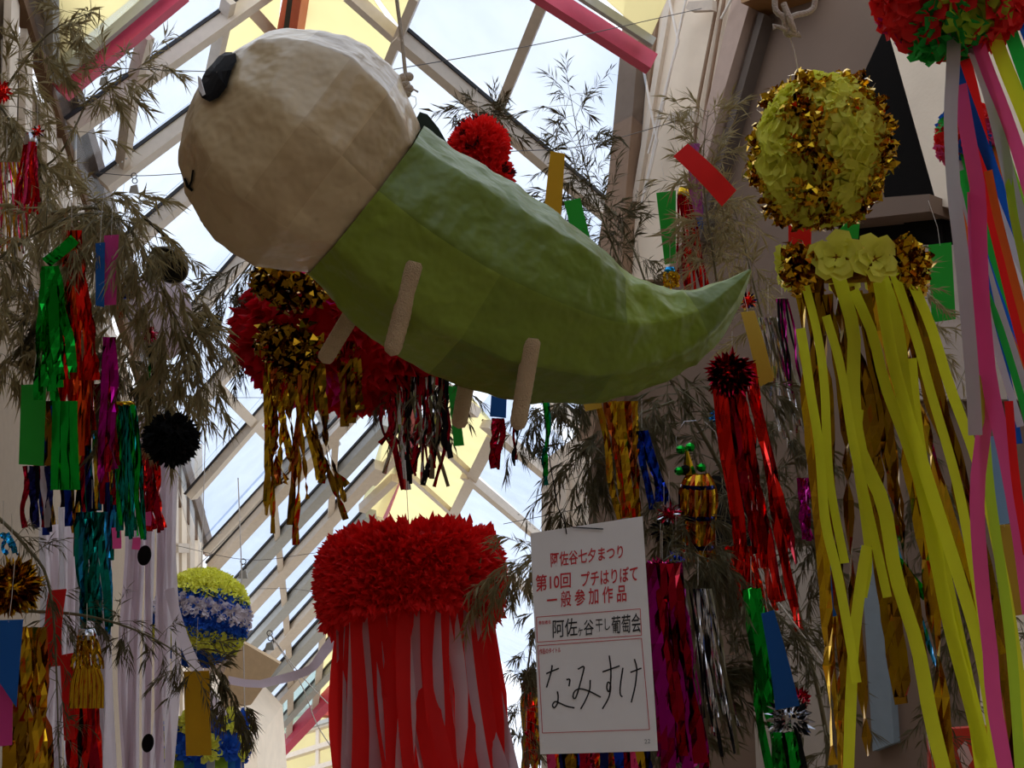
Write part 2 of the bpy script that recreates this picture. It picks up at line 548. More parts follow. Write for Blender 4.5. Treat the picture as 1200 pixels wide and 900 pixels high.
# far run of roof: close-set rafters beyond the bend
def far_line(i):
    x, y = 262 + i * 13.0, 622 + i * 27.5
    return (x, y)
RIGHT_END = [(428, 505), (452, 560), (450, 600), (440, 640), (425, 670), (410, 705), (398, 740), (398, 775), (398, 800), (396, 812)]
LEFT_END = [(236, 632), (248, 660), (262, 700), (272, 730), (284, 762), (292, 790), (300, 815), (305, 840), (308, 868), (308, 893)]
for i in range(10):
    a, b = LEFT_END[i], RIGHT_END[i]
    # keep the photograph's slope of about -1.08
    s = -1.1
    b = lx((a, (a[0] + 100, a[1] + 100 * s)), ((452, 500), (412, 720)))
    RIGHT_END[i] = b
for i in range(9):
    m = M['pane'] if i < 7 else M['greenpane']
    a0, b0, a1, b1 = LEFT_END[i], RIGHT_END[i], LEFT_END[i + 1], RIGHT_END[i + 1]
    for k in range(3):
        t0, t1 = k / 3, (k + 1) / 3
        f = lambda p, q, t: (p[0] + (q[0] - p[0]) * t, p[1] + (q[1] - p[1]) * t)
        last = k == 2 and i >= 4
        pane(FP, [f(a0, b0, t0), f(a0, b0, t1), f(a1, b1, t1), f(a1, b1, t0)], M['yellowpane'] if last else m, name='yellow_sheet' if last else 'glass_pane')
    if i:
        wpx = 13 if i < 7 else 8
        bar(FP, LEFT_END[i], RIGHT_END[i], wpx, M['beige'] if i % 2 else M['grey'], 'rafter', 0.25, gasket=.22)
        for k in (1, 2):
            p, q = f(a0, b0, k / 3), f(a1, b1, k / 3)
            bar(FP, p, q, 7, M['beige'], 'purlin', 0.2)
pane(FP, [(449, 508), (490, 460), (488, 520), (446, 612), (410, 700), (386, 716)], M['yellowpane'], name='yellow_sheet')
for (p, q) in (((436, 560), (480, 512)), ((424, 592), (462, 556)), ((412, 632), (446, 606))):
    bar(FP, p, q, 9, M['beige'], 'rafter', 0.2)
bar(FP, (306, 896), (402, 792), 11, M['crimson'], 'crimson_tie', 0.4)
# end gable below the last tie
for k in range(4):
    y0, y1 = 822 + k * 24, 842 + k * 24
    pane(GP, [(318, y0 + 26), (420, y0 - 6), (420, y1 - 6), (318, y1 + 24)], M['yellowpane'], name='yellow_sheet')
    bar(GP, (314, y0 + 26), (424, y0 - 8), 6, M['beige'], 'rafter', 0.2)
for x in (330, 373, 405):
    bar(GP, (x, 930), (x + 1, 826), 4, M['beige'], 'purlin', 0.15)
bar(GP, (340, 862), (420, 838), 5, M['grey'], 'rafter', 0.3)
bar(GP, (368, 815), (404, 830), 6, M['redsteel'], 'ridge_beam', 0.3); bar(GP, (362, 836), (404, 842), 5, M['redsteel'], 'ridge_beam', 0.3)
pane(GP, [(396, 770), (440, 740), (440, 830), (384, 815)], M['yellowpane'], name='yellow_sheet')

# the same roof carried on behind the camera, unseen, added to dim the interior
def near_bar(a, b, wd, m, name):
    mb = MB()
    ax = (V(b) - V(a)).normalized()
    s = ax.cross(V((0, 0, 1))).normalized()
    n = s.cross(ax)
    mb.beam(V(a), V(b), s, n, wd, wd, -0.16)
    mb.build(name, m, ceil)
def near_pane(pts, m, name):
    mb = MB()
    mb.prism([V(p) for p in pts], V((0, 0, 0.012)))
    mb.build(name, m, ceil)
ys = [-12 + 2.0 * i for i in range(9)]
for y0 in ys:
    y1 = y0 + 2.0 if y0 < 3.9 else y0
    for e, sgn in ((-1.94, 1), (3.9, -1)):
        rdg = 0.3
        P_ = lambda t, y: (e + (rdg - e) * t, y, 7.5 + 1.8 * t)
        near_bar(P_(0, y0), P_(1, y0), 0.09, M['beige'], 'rafter')
        if y1 > y0:
            near_bar(P_(.5, y0), P_(.5, y1), 0.06, M['beige'], 'purlin')
            near_pane([P_(0, y0), P_(.5, y0), P_(.5, y1), P_(0, y1)], M['pane'], 'glass_pane')
            near_pane([P_(.5, y0), P_(1, y0), P_(1, y1), P_(.5, y1)], M['pane'], 'glass_pane')
    if y1 > y0:
        near_bar((0.3, y0, 9.35), (0.3, y1, 9.35), 0.12, M['redsteel'], 'ridge_beam')

# ---- left facade: fascia, downpipes, cladding strips
tl = setting('trim_1')
XL = Plane((-1.97, 0, 0), (-1.97, 5, 0), (-1.97, 0, 5))
def on_left(name, pxs, m, h, parent=None, off=0.0):
    mb = MB()
    mb.prism([XL.hit(x, y, off) for x, y in pxs], XL.n * h)
    return mb.build(name, m, parent or tl)
on_left('fascia', [(6, -20), (34, -20), (236, 600), (236, 650), (208, 600)], mat('brown_eave_board', (112, 86, 64), 0.8, spec=0.1), 0.09)
on_left('gutter', [(26, -20), (36, -20), (244, 640), (240, 652)], M['brown'], 0.16)
for x0, y0, x1, y1, wpx in ((10, -10, 2, 300, 5), (28, -10, 22, 330, 4), (52, 120, 60, 420, 6), (70, 150, 74, 420, 5), (88, 150, 90, 420, 4), (-40, 200, 150, 420, 5)):
    on_left('cladding_strip', [(x0 - wpx, y0), (x0 + wpx, y0), (x1 + wpx, y1), (x1 - wpx, y1)], M['beige'], 0.05)
for x0, y0, x1, y1 in ((118, 140, 121, 400), (88, 140, 88, 400), (120, 215, 225, 640), (60, 200, 195, 640)):
    c = MB()
    c.tube([XL.hit(x0, y0, 0.1), XL.hit(x1, y1, 0.1)], 0.016, 6)
    c.build('cable', M['white_wire'], tl, True)
for i, x in enumerate((196, 206, 216, 226)):
    on_left('cladding_strip', [(x, 520), (x + 6, 520), (x + 8, 900), (x + 2, 900)], M['cream'] if i % 2 else M['beige'], 0.1)
on_left('bracket', [(198, 637), (212, 637), (212, 648), (198, 648)], M['rope'], 0.16)

# far left: buildings beyond, stepped boards under the roof edge
mb = MB()
mb.prism([at(170, 790, 27), at(262, 770, 27), at(262, 1010, 27), at(170, 1010, 27)], F * 3)
struct(mb, 'wall_far', M['taupe'])
mb = MB()
mb.prism([at(236, 800, 26), at(300, 870, 26), at(310, 1010, 26), at(236, 1010, 26)], F * 3)
struct(mb, 'wall_far_front', M['cream'])
mb = MB()
mb.prism([at(255, 806, 17), at(278, 750, 17), at(290, 756, 17), at(328, 778, 17), at(294, 826, 17), at(262, 832, 17)], F * 0.12)
tag(mb.build('sign_board', mat('tan_board', (190, 164, 130), 0.7), None), 'blank tan four-cornered board hung beside the blue and yellow ball', 'board')

# ---- right building
wr = setting('wall_right')
def on_wall(name, pxs, m, h, off=0.0, plane=WP, parent=None):
    mb = MB()
    mb.prism([plane.hit(x, y, off) for x, y in pxs], plane.n * h)
    return mb.build(name, m, parent or wr)
on_wall('wall_panel', [(738, -60), (1500, -60), (1500, 1300), (690, 1300), (690, 560), (722, 300)], M['taupe'], -0.2)
on_wall('fascia', [(757, -30), (777, -30), (756, 225), (746, 420), (715, 520), (700, 520), (722, 300), (735, 212)], M['brown'], 0.22)
on_wall('cream_panel', [(777, -30), (905, -30), (852, 170), (822, 285), (780, 330), (748, 330), (757, 225)], M['cream'], 0.10)
on_wall('dark_joint', [(778, -30), (790, -30), (772, 112), (767, 70)], M['brown'], 0.13)
on_wall('cladding_strip', [(800, -30), (806, -30), (760, 240), (754, 240)], M['beige'], 0.14)
on_wall('soffit_edge', [(888, -30), (912, -30), (868, 120), (826, 285), (812, 300), (840, 170)], mat('pinkish_beige_edge', (176, 152, 138), 0.7), 0.2)
on_wall('gap_shade_strip', [(901, 20), (908, 22), (833, 285), (826, 285)], mat('gap_shade_taupe', (92, 80, 72), 0.7), 0.12)  # solid strip, the shade of a gap painted in as dark colour
on_wall('wood_rail', [(898, 8), (962, -12), (962, -2), (900, 18)], mat('brown_wood', (150, 108, 60), 0.6), 0.3)
on_wall('dark_opening_panel', [(1043, 36), (1056, 55), (1110, 250), (1112, 300), (1048, 250), (1008, 112)], M['darkbox'], 0.06)  # black panel on the wall, shade of the opening painted in
on_wall('cream_panel', [(1056, 50), (1064, -30), (1500, -60), (1500, 300), (1112, 246)], M['cream'], 0.12)
on_wall('cross_beam', [(1000, 246), (1118, 238), (1118, 258), (1000, 270)], M['taupe'], 0.25)
on_wall('dark_opening_panel', [(1008, 266), (1118, 260), (1118, 290), (1010, 290)], M['darkbox'], 0.03)
on_wall('wall_panel', [(1060, 290), (1500, 290), (1500, 470), (1066, 470)], mat('pale_taupe', (176, 160, 148), 0.8), 0.08)
on_wall('wall_panel', [(885, 650), (960, 640), (985, 1000), (900, 1000)], mat('grey_beige', (166, 154, 142), 0.8), 0.08)
on_wall('dark_opening_panel', [(835, 560), (868, 540), (880, 640), (845, 650)], M['darkbox'], 0.03)
on_wall('wall_panel', [(1015, 640), (1040, 640), (1055, 870), (1030, 880)], mat('blue_grey', (120, 132, 140), 0.6), 0.06)
on_wall('wall_panel', [(1150, 700), (1300, 700), (1300, 1000), (1165, 1000)], M['cream'], 0.06)
for pxs in ([(845, -20), (818, 120), (806, 260)], [(852, -20), (828, 120), (812, 260)]):
    c = MB()
    c.tube([WP.hit(x, y, 0.14) for x, y in pxs], 0.016, 6)
    c.build('conduit', M['brown'], wr, True)
for pxs in ([(782, -10), (795, 48), (760, 180)], [(806, -10), (780, 110), (752, 240)], [(752, 70), (770, 165), (756, 226)], [(862, -10), (845, 22)]):
    c = MB()
    c.tube([WP.hit(x, y, 0.26) for x, y in pxs], 0.012, 6)
    c.build('cable', M['white_wire'], wr, True)
for x, y in ((822, 8), (800, 138)):
    p = on_wall('wire_anchor', [(x - 14, y + 4), (x - 10, y - 4), (x + 18, y - 6), (x + 18, y + 6), (x - 8, y + 7)], M['rope'], 0.05, 0.22)
# building beyond
bb = setting('wall_right_beyond')
on_wall('wall_panel', [(637, 540), (820, 400), (900, 400), (900, 1300), (637, 1300)], M['cream'], -0.3, plane=BP, parent=bb)
for x in (640, 662, 690, 716):
    on_wall('cladding_strip', [(x, 560), (x + 7, 556), (x + 7, 1200), (x, 1200)], M['beige'], 0.08, plane=BP, parent=bb)

# ================================================================ THE HANGING PAPER FIGURE
def dcat(px):
    return 2.78 + (px - 210) / 670 * 0.5
ft = thing('paper_creature', 'big glued paper creature with beige head, curved green tail and four yarn legs', 'paper figure', at(520, 280, dcat(520)))

def ridged(p):
    return 1 - abs(noise.noise(p)) * 2.6
def section_ring(cx, cy, r, axis, sides, n=90):
    """one ring of the wire-and-paper hull: flat panels between ribs, crumpled"""
    d = dcat(cx)
    c = at(cx, cy, d)
    k = d / FPX
    view = (c - CAM).normalized()
    u = (axis.cross(view)).normalized()        # across the body in the picture
    v = u.cross(axis).normalized()
    ring = []
    seg = 2 * pi / sides
    for j in range(n):
        th = 2 * pi * j / n
        ph = (th % seg) - seg / 2
        poly = cos(seg / 2) / cos(ph)
        rr = r * k * (poly + (1 - cos(seg / 2)) * 0.45)
        p = c + u * (cos(th) * rr) + v * (sin(th) * rr)
        w1 = noise.noise(p * 5.0) * 0.008 + ridged(p * 6.5 + V((2, 5, 1))) * 0.006 + ridged(p * 15 + V((3, 1, 7))) * 0.0036
        ring.append(p + (p - c).normalized() * w1 * min(1, r / 45))
    return ring
def panel_tones(ob, rows, sides, blocks, mats, seed, n=90):
    """each pasted sheet has its own tone: one material slot per sheet of paper"""
    rs = random.Random(seed)
    tones = {}
    per = n // sides
    for f, pol in enumerate(ob.data.polygons):
        i, j = divmod(f, n)
        b = sum(1 for x in blocks if i >= x)
        pol.material_index = tones.setdefault((b, min(j // per, sides - 1)), rs.randrange(3))

def interp(tab, t):
    for i in range(len(tab) - 1):
        if t <= tab[i + 1][0]:
            break
    a, b = tab[i], tab[i + 1]
    f = (t - a[0]) / (b[0] - a[0])
    # smooth catmull in each value
    p0 = tab[max(i - 1, 0)]
    p3 = tab[min(i + 2, len(tab) - 1)]
    out = []
    for k in range(1, len(a)):
        m1 = (b[k] - p0[k]) / max(1e-6, (b[0] - p0[0]))
        m2 = (p3[k] - a[k]) / max(1e-6, (p3[0] - a[0]))
        h = b[0] - a[0]
        f2, f3 = f * f, f * f * f
        out.append((2 * f3 - 3 * f2 + 1) * a[k] + (f3 - 2 * f2 + f) * h * m1 + (-2 * f3 + 3 * f2) * b[k] + (f3 - f2) * h * m2)
    return out
# head: a ball of radius 140 px round (350,178), ended where the green begins
AX, AY = 0.79, 0.613
mb = MB()
rows = []
NH = 110
KN = [-139.6, -112, -66, -14, 40, 97]
for i in range(NH + 1):
    t = -139.6 + (97 + 139.6) * (i / NH)
    r = sqrt(max(1, 140 ** 2 - t * t))
    for q in range(5):
        if KN[q] <= t <= KN[q + 1]:
            ra, rb = (sqrt(max(1, 140 ** 2 - x * x)) for x in (KN[q], KN[q + 1]))
            chord = ra + (rb - ra) * (t - KN[q]) / (KN[q + 1] - KN[q])
            r = r * 0.45 + chord * 0.55 + 1.5
    cx, cy = 350 + AX * t, 178 + AY * t
    axis = (at(cx + AX * 5, cy + AY * 5, dcat(cx + AX * 5)) - at(cx, cy, dcat(cx))).normalized()
    rows.append(section_ring(cx, cy, r, axis, 9))
mb.quad_strip(rows, 0, True)
mb.face(rows[0][::-1])
head = mb.build('head', [M['head0'], M['head1'], M['head2']], ft, True)
panel_tones(head, rows, 9, [34, 58, 84], None, 3)
head_bvh = BVHTree.FromPolygons([tuple(v) for v in mb.v], mb.f)
tabl = [(0, 426, 237, 107), (1, 492, 290, 117), (2, 565, 336, 116), (3, 640, 370, 102), (4, 710, 390, 79), (5, 772, 388, 55), (6, 818, 372, 36), (7, 852, 346, 19), (8, 879, 317, 2)]
mb = MB()
rows = []
NB = 190
for i in range(NB + 1):
    t = 8 * i / NB
    cx, cy, r = interp(tabl, t)
    x2, y2, _ = interp(tabl, min(8, t + 0.05))
    x1, y1, _ = interp(tabl, max(0, t - 0.05))
    axis = (at(x2, y2, dcat(x2)) - at(x1, y1, dcat(x1))).normalized()
    rows.append(section_ring(cx, cy, max(r, 1.2), axis, 9))
mb.quad_strip(rows, 0, True)
mb.face(rows[-1])
body = mb.build('tail_body', [M['green0'], M['green1'], M['green2']], ft, True)
panel_tones(body, rows, 9, [44, 92, 135], None, 8)
body_bvh = BVHTree.FromPolygons([tuple(v) for v in mb.v], mb.f)

def paste(bvh, outline, off):
    """flat paper pasted on a surface: pixel outline cast on to it, with thickness"""
    mb = MB()
    cx = sum(p[0] for p in outline) / len(outline)
    cy = sum(p[1] for p in outline) / len(outline)
    rings = []
    for s in (0.02, 0.35, 0.7, 1.0):
        ring = []
        for x, y in outline:
            r = ray(cx + (x - cx) * s, cy + (y - cy) * s)
            hit = bvh.ray_cast(CAM, r.normalized())
            p = hit[0] if hit[0] else at(x, y, dcat(x))
            n = hit[1] if hit[1] else -r.normalized()
            if n.dot(r) > 0:
                n = -n
            ring.append(p + n * off)
        rings.append(ring)
    mb.quad_strip(rings, 0, True)
    mb.quad_strip([rings[-1], [p + (p - CAM).normalized() * (off + 0.004) for p in rings[-1]]], 0, True)
    return mb
def oval(cx, cy, a, b, ang, n=20):
    ca, sa = cos(ang), sin(ang)
    return [(cx + a * cos(2 * pi * k / n) * ca - b * sin(2 * pi * k / n) * sa, cy + a * cos(2 * pi * k / n) * sa + b * sin(2 * pi * k / n) * ca) for k in range(n)]
eye = paste(head_bvh, [(272, 61), (280, 67), (280, 76), (275, 86), (270, 104), (260, 117), (250, 122), (241, 118), (237, 108), (236, 94), (240, 86), (249, 77), (256, 66), (264, 61)], 0.012).build('eye', M['black'], ft)
paste(head_bvh, [(238, 93), (242, 96), (247, 115), (243, 117), (239, 110)], 0.016).build('eye_rim', M['sign'], eye)
paste(head_bvh, [(229, 199), (227, 212), (224, 220), (222, 219), (225, 211), (227, 199)], 0.004).build('mouth_line', M['black'], ft)
paste(head_bvh, [(219, 208), (223, 217), (228, 222), (226, 224), (220, 219), (217, 209)], 0.004).build('mouth_line', M['black'], ft)
# far-side eye and the dark pads along the back, seen edge on
for nm, c, mm in (('eye', [(443, 84), (452, 84), (466, 95), (474, 108), (474, 119), (464, 112), (452, 98)], 'black'),
                  ('back_spot', [(487, 140), (492, 131), (501, 134), (514, 150), (530, 178), (533, 184), (520, 176), (503, 160), (490, 148)], 'darkgreen')):
    mb = MB()
    d = dcat(c[0][0]) + 0.03
    mb.prism([at(x, y, d) for x, y in c], F * 0.12)
    mb.build(nm, M[mm], ft)
def leg(a, b, da, db, wpx, name='leg'):
    mb = MB()
    pa, pb = at(*a, da), at(*b, db)
    r = wpx / 2 * da / FPX
    n = 26
    pts, rad = [], []
    for i in range(n + 1):
        t = i / n
        pts.append(pa.lerp(pb, t))
        e = min(1, sqrt(max(0.02, 1 - ((t - 0.9) / 0.1) ** 2)) if t > 0.9 else 1)
        e *= min(1, 0.75 + t * 6)
        rad.append(r * e * (1 + 0.035 * sin(i * 3.1)) * (1 - 0.06 * t))
    mb.tube(pts, rad, 14)
    return mb.build(name, M['fuzzy'], ft, True)
def surf(x, y):
    h = body_bvh.ray_cast(CAM, ray(x, y).normalized())
    return depth(h[0]) if h[0] else dcat(x)
leg((487, 306), (458, 417), surf(487, 310) + 0.01, 2.80, 23)
leg((624, 395), (606, 504), surf(624, 399) + 0.01, 2.92, 22)
leg((416, 362), (378, 425), 3.02, 3.04, 21)
leg((550, 432), (537, 502), 3.14, 3.16, 20)
# rope that carries the figure, with its knot
top = at(462, -150, 3.02)
kn = at(476, 96, 2.97)
rp = thing('hanging_rope', 'pale rope with a knot that holds up the paper creature', 'rope', kn)
cord('rope', [top, at(465, 0, 3.0), at(472, 55, 2.98), kn], 0.0055, M['rope'], rp, 8)
mb = MB()
for (x, y, r) in ((473, 92, 7), (479, 90, 6), (475, 99, 6), (479, 104, 6), (477, 110, 5)):
    ellipsoid(mb, at(x, y, 2.97), RT * r * 2.97 / FPX, UP * r * 0.9 * 2.97 / FPX, F * 0.012)
mb.build('knot', M['rope'], rp, True)
cord('loose_end', [at(477, 108, 2.97), at(485, 105, 2.96), at(490, 108, 2.96)], 0.003, M['rope'], rp)
cord('thread', [at(481, 112, 2.97), at(487, 114, 2.97), at(488, 122, 2.98), at(481, 132, 3.0)], 0.001, M['white_wire'], rp)

# ================================================================ THE ENTRY SHEET
TL, TR, BL = at(621.5, 625, 2.76), at(753, 605, 2.74), at(633, 884, 2.60)
SP = Plane(TL, TR, BL)
st = thing('entry_sheet', 'white paper sheet with red printed and black handwritten Japanese lettering, hung beside the red tassel', 'sign', BL)
sag = lambda p: p
mb = MB()
NU, NV = 10, 16
cs = [(621.5, 625), (753, 605), (771, 880), (633, 884)]
def spx(u, v):
    a = (cs[0][0] + (cs[1][0] - cs[0][0]) * u, cs[0][1] + (cs[1][1] - cs[0][1]) * u)
    b = (cs[3][0] + (cs[2][0] - cs[3][0]) * u, cs[3][1] + (cs[2][1] - cs[3][1]) * u)
    return (a[0] + (b[0] - a[0]) * v, a[1] + (b[1] - a[1]) * v)
grid = [[SP.hit(*spx(j / NU, i / NV)) for j in range(NU + 1)] for i in range(NV + 1)]
mb.quad_strip(grid)
mb.quad_strip([[p - SP.n * 0.0015 for p in r] for r in grid])
mb.build('paper', M['sign'], st, True)
def stroke(name, pxs, wpx, m, parent=st, off=0.0016, zoom=None, n=None):
    if zoom:
        pxs = [(zoom[0] + x / zoom[2], zoom[1] + y / zoom[2]) for x, y in pxs]
    n = n or max(2, 6 * (len(pxs) - 1))
    path = catmull([V((x, y, 0)) for x, y in pxs], n) if len(pxs) > 2 else [V((*pxs[0], 0)), V((*pxs[1], 0))]
    mb = MB()
    L, Rr = [], []
    for i, p in enumerate(path):
        t = path[min(i + 1, len(path) - 1)] - path[max(i - 1, 0)]
        t.normalize()
        nx, ny = -t.y * wpx / 2, t.x * wpx / 2
        L.append(SP.hit(p.x + nx, p.y + ny, off)); Rr.append(SP.hit(p.x - nx, p.y - ny, off))
    mb.quad_strip([[a, b] for a, b in zip(L, Rr)])
    return mb
def strokes(name, lst, wpx, m, zoom=None):
    big = MB()
    for s in lst:
        k = stroke(name, s, wpx, m, zoom=zoom)
        b = len(big.v)
        big.v += k.v
        big.f += [tuple(i + b for i in f) for f in k.f]
        big.mi += k.mi
    o = big.build(name, m, st)
    return o
def text(body, quad, m, name='lettering', bold=0.0, off=0.0014):
    """one line of type laid on the sheet so that its box fills the quad (TL,TR,BR,BL in pixels)"""
    cu = bpy.data.curves.new('type', 'FONT')
    cu.body = body
    cu.offset = bold
    cu.resolution_u = 3
    to = bpy.data.objects.new('type', cu)
    COL.objects.link(to)
    dg = bpy.context.evaluated_depsgraph_get()
    dg.update()
    me = bpy.data.meshes.new_from_object(to.evaluated_get(dg))
    bpy.data.objects.remove(to)
    xs = [v.co.x for v in me.vertices]; ys = [v.co.y for v in me.vertices]
    x0, x1, y0, y1 = min(xs), max(xs), min(ys), max(ys)
    par = V(st.location)
    for v in me.vertices:
        a, b = (v.co.x - x0) / (x1 - x0), (y1 - v.co.y) / max(1e-6, (y1 - y0))
        px = (quad[0][0] * (1 - a) + quad[1][0] * a) * (1 - b) + (quad[3][0] * (1 - a) + quad[2][0] * a) * b
        py = (quad[0][1] * (1 - a) + quad[1][1] * a) * (1 - b) + (quad[3][1] * (1 - a) + quad[2][1] * a) * b
        v.co = SP.hit(px, py, off) - par
    me.materials.clear()
    me.name = name
    return link(name, me, m, st)
Z1 = lambda x, y: (610 + x / 6.667, 600 + y / 6.667)
Z2 = lambda x, y: (610 + x / 6.667, 700 + y / 6.667)
text('阿佐谷七夕まつり', [Z1(232, 318), Z1(800, 252), Z1(800, 362), Z1(238, 434)], M['signred'], bold=0.013)
text('第10回', [Z1(116, 492), Z1(393, 466), Z1(393, 590), Z1(120, 625)], M['signred'], bold=0.013)
text('プチはりぼて', [Z1(472, 470), Z1(915, 415), Z1(915, 538), Z1(476, 585)], M['signred'], bold=0.013)
text('一 般 参 加 作 品', [Z1(204, 630), Z1(826, 562), Z1(828, 700), Z1(208, 755)], M['signred'], bold=0.013)
for q in ([(125, 155), (935, 90), (945, 296), (130, 350)], [(135, 378), (945, 320), (1008, 1032), (171, 1060)]):
    pts = [Z2(*p) for p in q]
    strokes('printed_frame', [[pts[i], pts[(i + 1) % 4]] for i in range(4)], 0.75, M['signred'])
text('参加者名', [Z2(140, 184), Z2(236, 176), Z2(236, 206), Z2(142, 215)], M['signred'], bold=0.01)
text('作品のタイトル', [Z2(146, 402), Z2(314, 388), Z2(314, 432), Z2(148, 446)], M['signred'], bold=0.015)
text('阿佐', [Z2(250, 176), Z2(440, 158), Z2(446, 300), Z2(252, 318)], M['ink'], 'handwriting', 0.006)
text('ヶ', [Z2(446, 240), Z2(486, 236), Z2(486, 300), Z2(450, 306)], M['ink'], 'handwriting', 0.01)
text('谷', [Z2(492, 178), Z2(570, 170), Z2(574, 292), Z2(496, 300)], M['ink'], 'handwriting', 0.006)
text('干し', [Z2(585, 172), Z2(698, 164), Z2(700, 256), Z2(590, 268)], M['ink'], 'handwriting', 0.006)
text('葡萄会', [Z2(708, 150), Z2(938, 118), Z2(942, 272), Z2(712, 284)], M['ink'], 'handwriting', 0.006)
zz = (610, 700, 6.667)
strokes('brush_letter', [[(200, 597), (250, 575), (300, 555)], [(247, 530), (240, 580), (203, 705)], [(358, 643), (385, 643), (378, 696)], [(288, 735), (294, 775), (288, 830), (264, 862), (250, 842), (270, 815), (310, 828), (360, 850), (422, 864)]], 1.75, M['ink'], zz)
strokes('brush_letter', [[(448, 562), (495, 542), (480, 620), (444, 750), (424, 792), (410, 775), (425, 732), (470, 715), (540, 735), (627, 780)], [(545, 645), (540, 720), (510, 800), (470, 872)]], 1.75, M['ink'], zz)
strokes('brush_letter', [[(640, 583), (705, 560), (775, 535)], [(693, 455), (706, 560), (702, 690), (688, 738), (674, 705), (684, 662), (704, 690), (690, 780), (640, 872)]], 1.75, M['ink'], zz)
strokes('brush_letter', [[(800, 550), (780, 690), (780, 760), (797, 777)], [(858, 587), (945, 553)], [(890, 482), (908, 560), (896, 690), (865, 822)]], 1.75, M['ink'], zz)
text('22', [(755, 866.5), (762, 866), (762, 871), (755.5, 871.5)], M['grayprint'])
wr_ = thing('sheet_wire', 'thin dark wire pinned through the top of the lettered sheet', 'wire', at(663, 622, 2.74))
cord('wire', [at(636, 470, 3.0), at(645, 545, 2.85), at(654, 595, 2.78), SP.hit(662, 614, 0.006), SP.hit(664, 626, 0.006), SP.hit(662, 612, 0.006), SP.hit(672, 618, 0.005), SP.hit(690, 619, 0.004), SP.hit(707, 620, 0.004)], 0.0016, M['black'], wr_)

# ================================================================ HELPERS FOR DECORATIONS
def rnd(a, b):
    return random.uniform(a, b)

def sph_dir(i, n, j=0.0):
    z = 1 - 2 * (i + 0.5) / n
    ph = i * 2.399963 + rnd(-j, j)
    r = sqrt(max(0, 1 - z * z))
    return V((r * cos(ph), r * sin(ph), z))

def petal(mb, p, n, ln, wd, mi=0, spread=0.5):
    """one pointed, folded scrap of tissue standing out from p along n"""
    a = (n + V((rnd(-1, 1), rnd(-1, 1), rnd(-1, 1))) * spread).normalized()
    s = a.cross(V((rnd(-1, 1), rnd(-1, 1), rnd(-1, 1)))).normalized()
    q = s.cross(a)
    l = ln * rnd(0.7, 1.2)
    b = len(mb.v)
    mb.v += [p - s * wd * 0.3, p + s * wd * 0.3, p + a * l * 0.55 + s * wd * 0.5 + q * wd * 0.25, p + a * l + q * wd * rnd(-0.3, 0.3), p + a * l * 0.55 - s * wd * 0.5 + q * wd * 0.25, p + a * l * 0.5 - q * wd * 0.1]
    mb.f += [(b, b + 1, b + 5), (b + 1, b + 2, b + 5), (b + 2, b + 3, b + 5), (b + 3, b + 4, b + 5), (b + 4, b, b + 5)]
    mb.mi += [mi] * 5

def flower_mesh(name, r, whorls=((8, 1.0, 0.15), (7, 0.75, 0.6), (5, 0.5, 1.0)), ruff=0.16, seed=1):
    """tissue-paper flower: whorls of ruffled petals round +Z"""
    rs = random.Random(seed)
    v, f = [], []
    for (n, sc, tilt) in whorls:
        for k in range(n):
            a0 = 2 * pi * k / n + rs.uniform(-.25, .25)
            wd = 2.3 * pi / n * 0.5
            b = len(v)
            for i in range(4):
                t = i / 3
                rad = r * sc * (0.12 + 0.88 * t) * rs.uniform(0.93, 1.07)
                for j in range(4):
                    s = j / 3 - 0.5
                    a = a0 + s * 2 * wd * (0.45 + 0.55 * t)
                    z = r * sc * (tilt * t * (1 - 0.3 * t)) + rs.uniform(-1, 1) * ruff * r * t
                    rr = rad * (1 - 0.28 * (2 * s) ** 2 * t)
                    v.append((rr * cos(a) * cos(tilt * 0.5), rr * sin(a) * cos(tilt * 0.5), z))
            for i in range(3):
                for j in range(3):
                    q = b + i * 4 + j
                    f.append((q, q + 1, q + 5, q + 4))
    me = bpy.data.meshes.new(name)
    me.from_pydata(v, [], f)
    return me

def rosette_mesh(name, r, n=46, seed=1):
    """burst of cut foil loops round +Z"""
    rs = random.Random(seed)
    v, f = [], []
    for k in range(n):
        z = rs.uniform(0.0, 1.0)
        a = rs.uniform(0, 2 * pi)
        d = V((cos(a) * sqrt(1 - z * z), sin(a) * sqrt(1 - z * z), z))
        s = d.cross(V((rs.uniform(-1, 1), rs.uniform(-1, 1), rs.uniform(-1, 1)))).normalized()
        q = d.cross(s)
        w = r * 0.13
        l = r * rs.uniform(0.75, 1.1)
        b = len(v)
        for t, k2, wv in ((0.1, 0, .5), (0.5, .14, 1), (0.85, .1, 1.1), (1.0, -.12, .2)):
            c = d * l * t + q * (k2 * r)
            v += [c - s * w * wv, c + s * w * wv]
        f += [(b, b + 1, b + 3, b + 2), (b + 2, b + 3, b + 5, b + 4), (b + 4, b + 5, b + 7, b + 6)]
    me = bpy.data.meshes.new(name)
    me.from_pydata([tuple(x) for x in v], [], f)
    return me

def put(name, me, pos, dirn, parent, sc=1.0, first={}):
    """a shared mesh set at world point pos with its +Z along dirn"""
    o = bpy.data.objects.new(name, me)
    COL.objects.link(o)
    z = V(dirn).normalized()
    q = z.to_track_quat('Z', 'Y')
    q = q @ Matrix.Rotation(rnd(0, 6.28), 3, 'Z').to_quaternion()
    off = V((0, 0, 0)); p = parent
    while p:
        off += p.location; p = p.parent
    o.parent = parent
    o.location = V(pos) - off
    o.rotation_mode = 'QUATERNION'
    o.rotation_quaternion = q
    o.scale = (sc, sc, sc)
    return o

def with_mat(me, m, smooth=False):
    me.materials.append(m)
    if smooth:
        me.polygons.foreach_set('use_smooth', [True] * len(me.polygons))
    return me

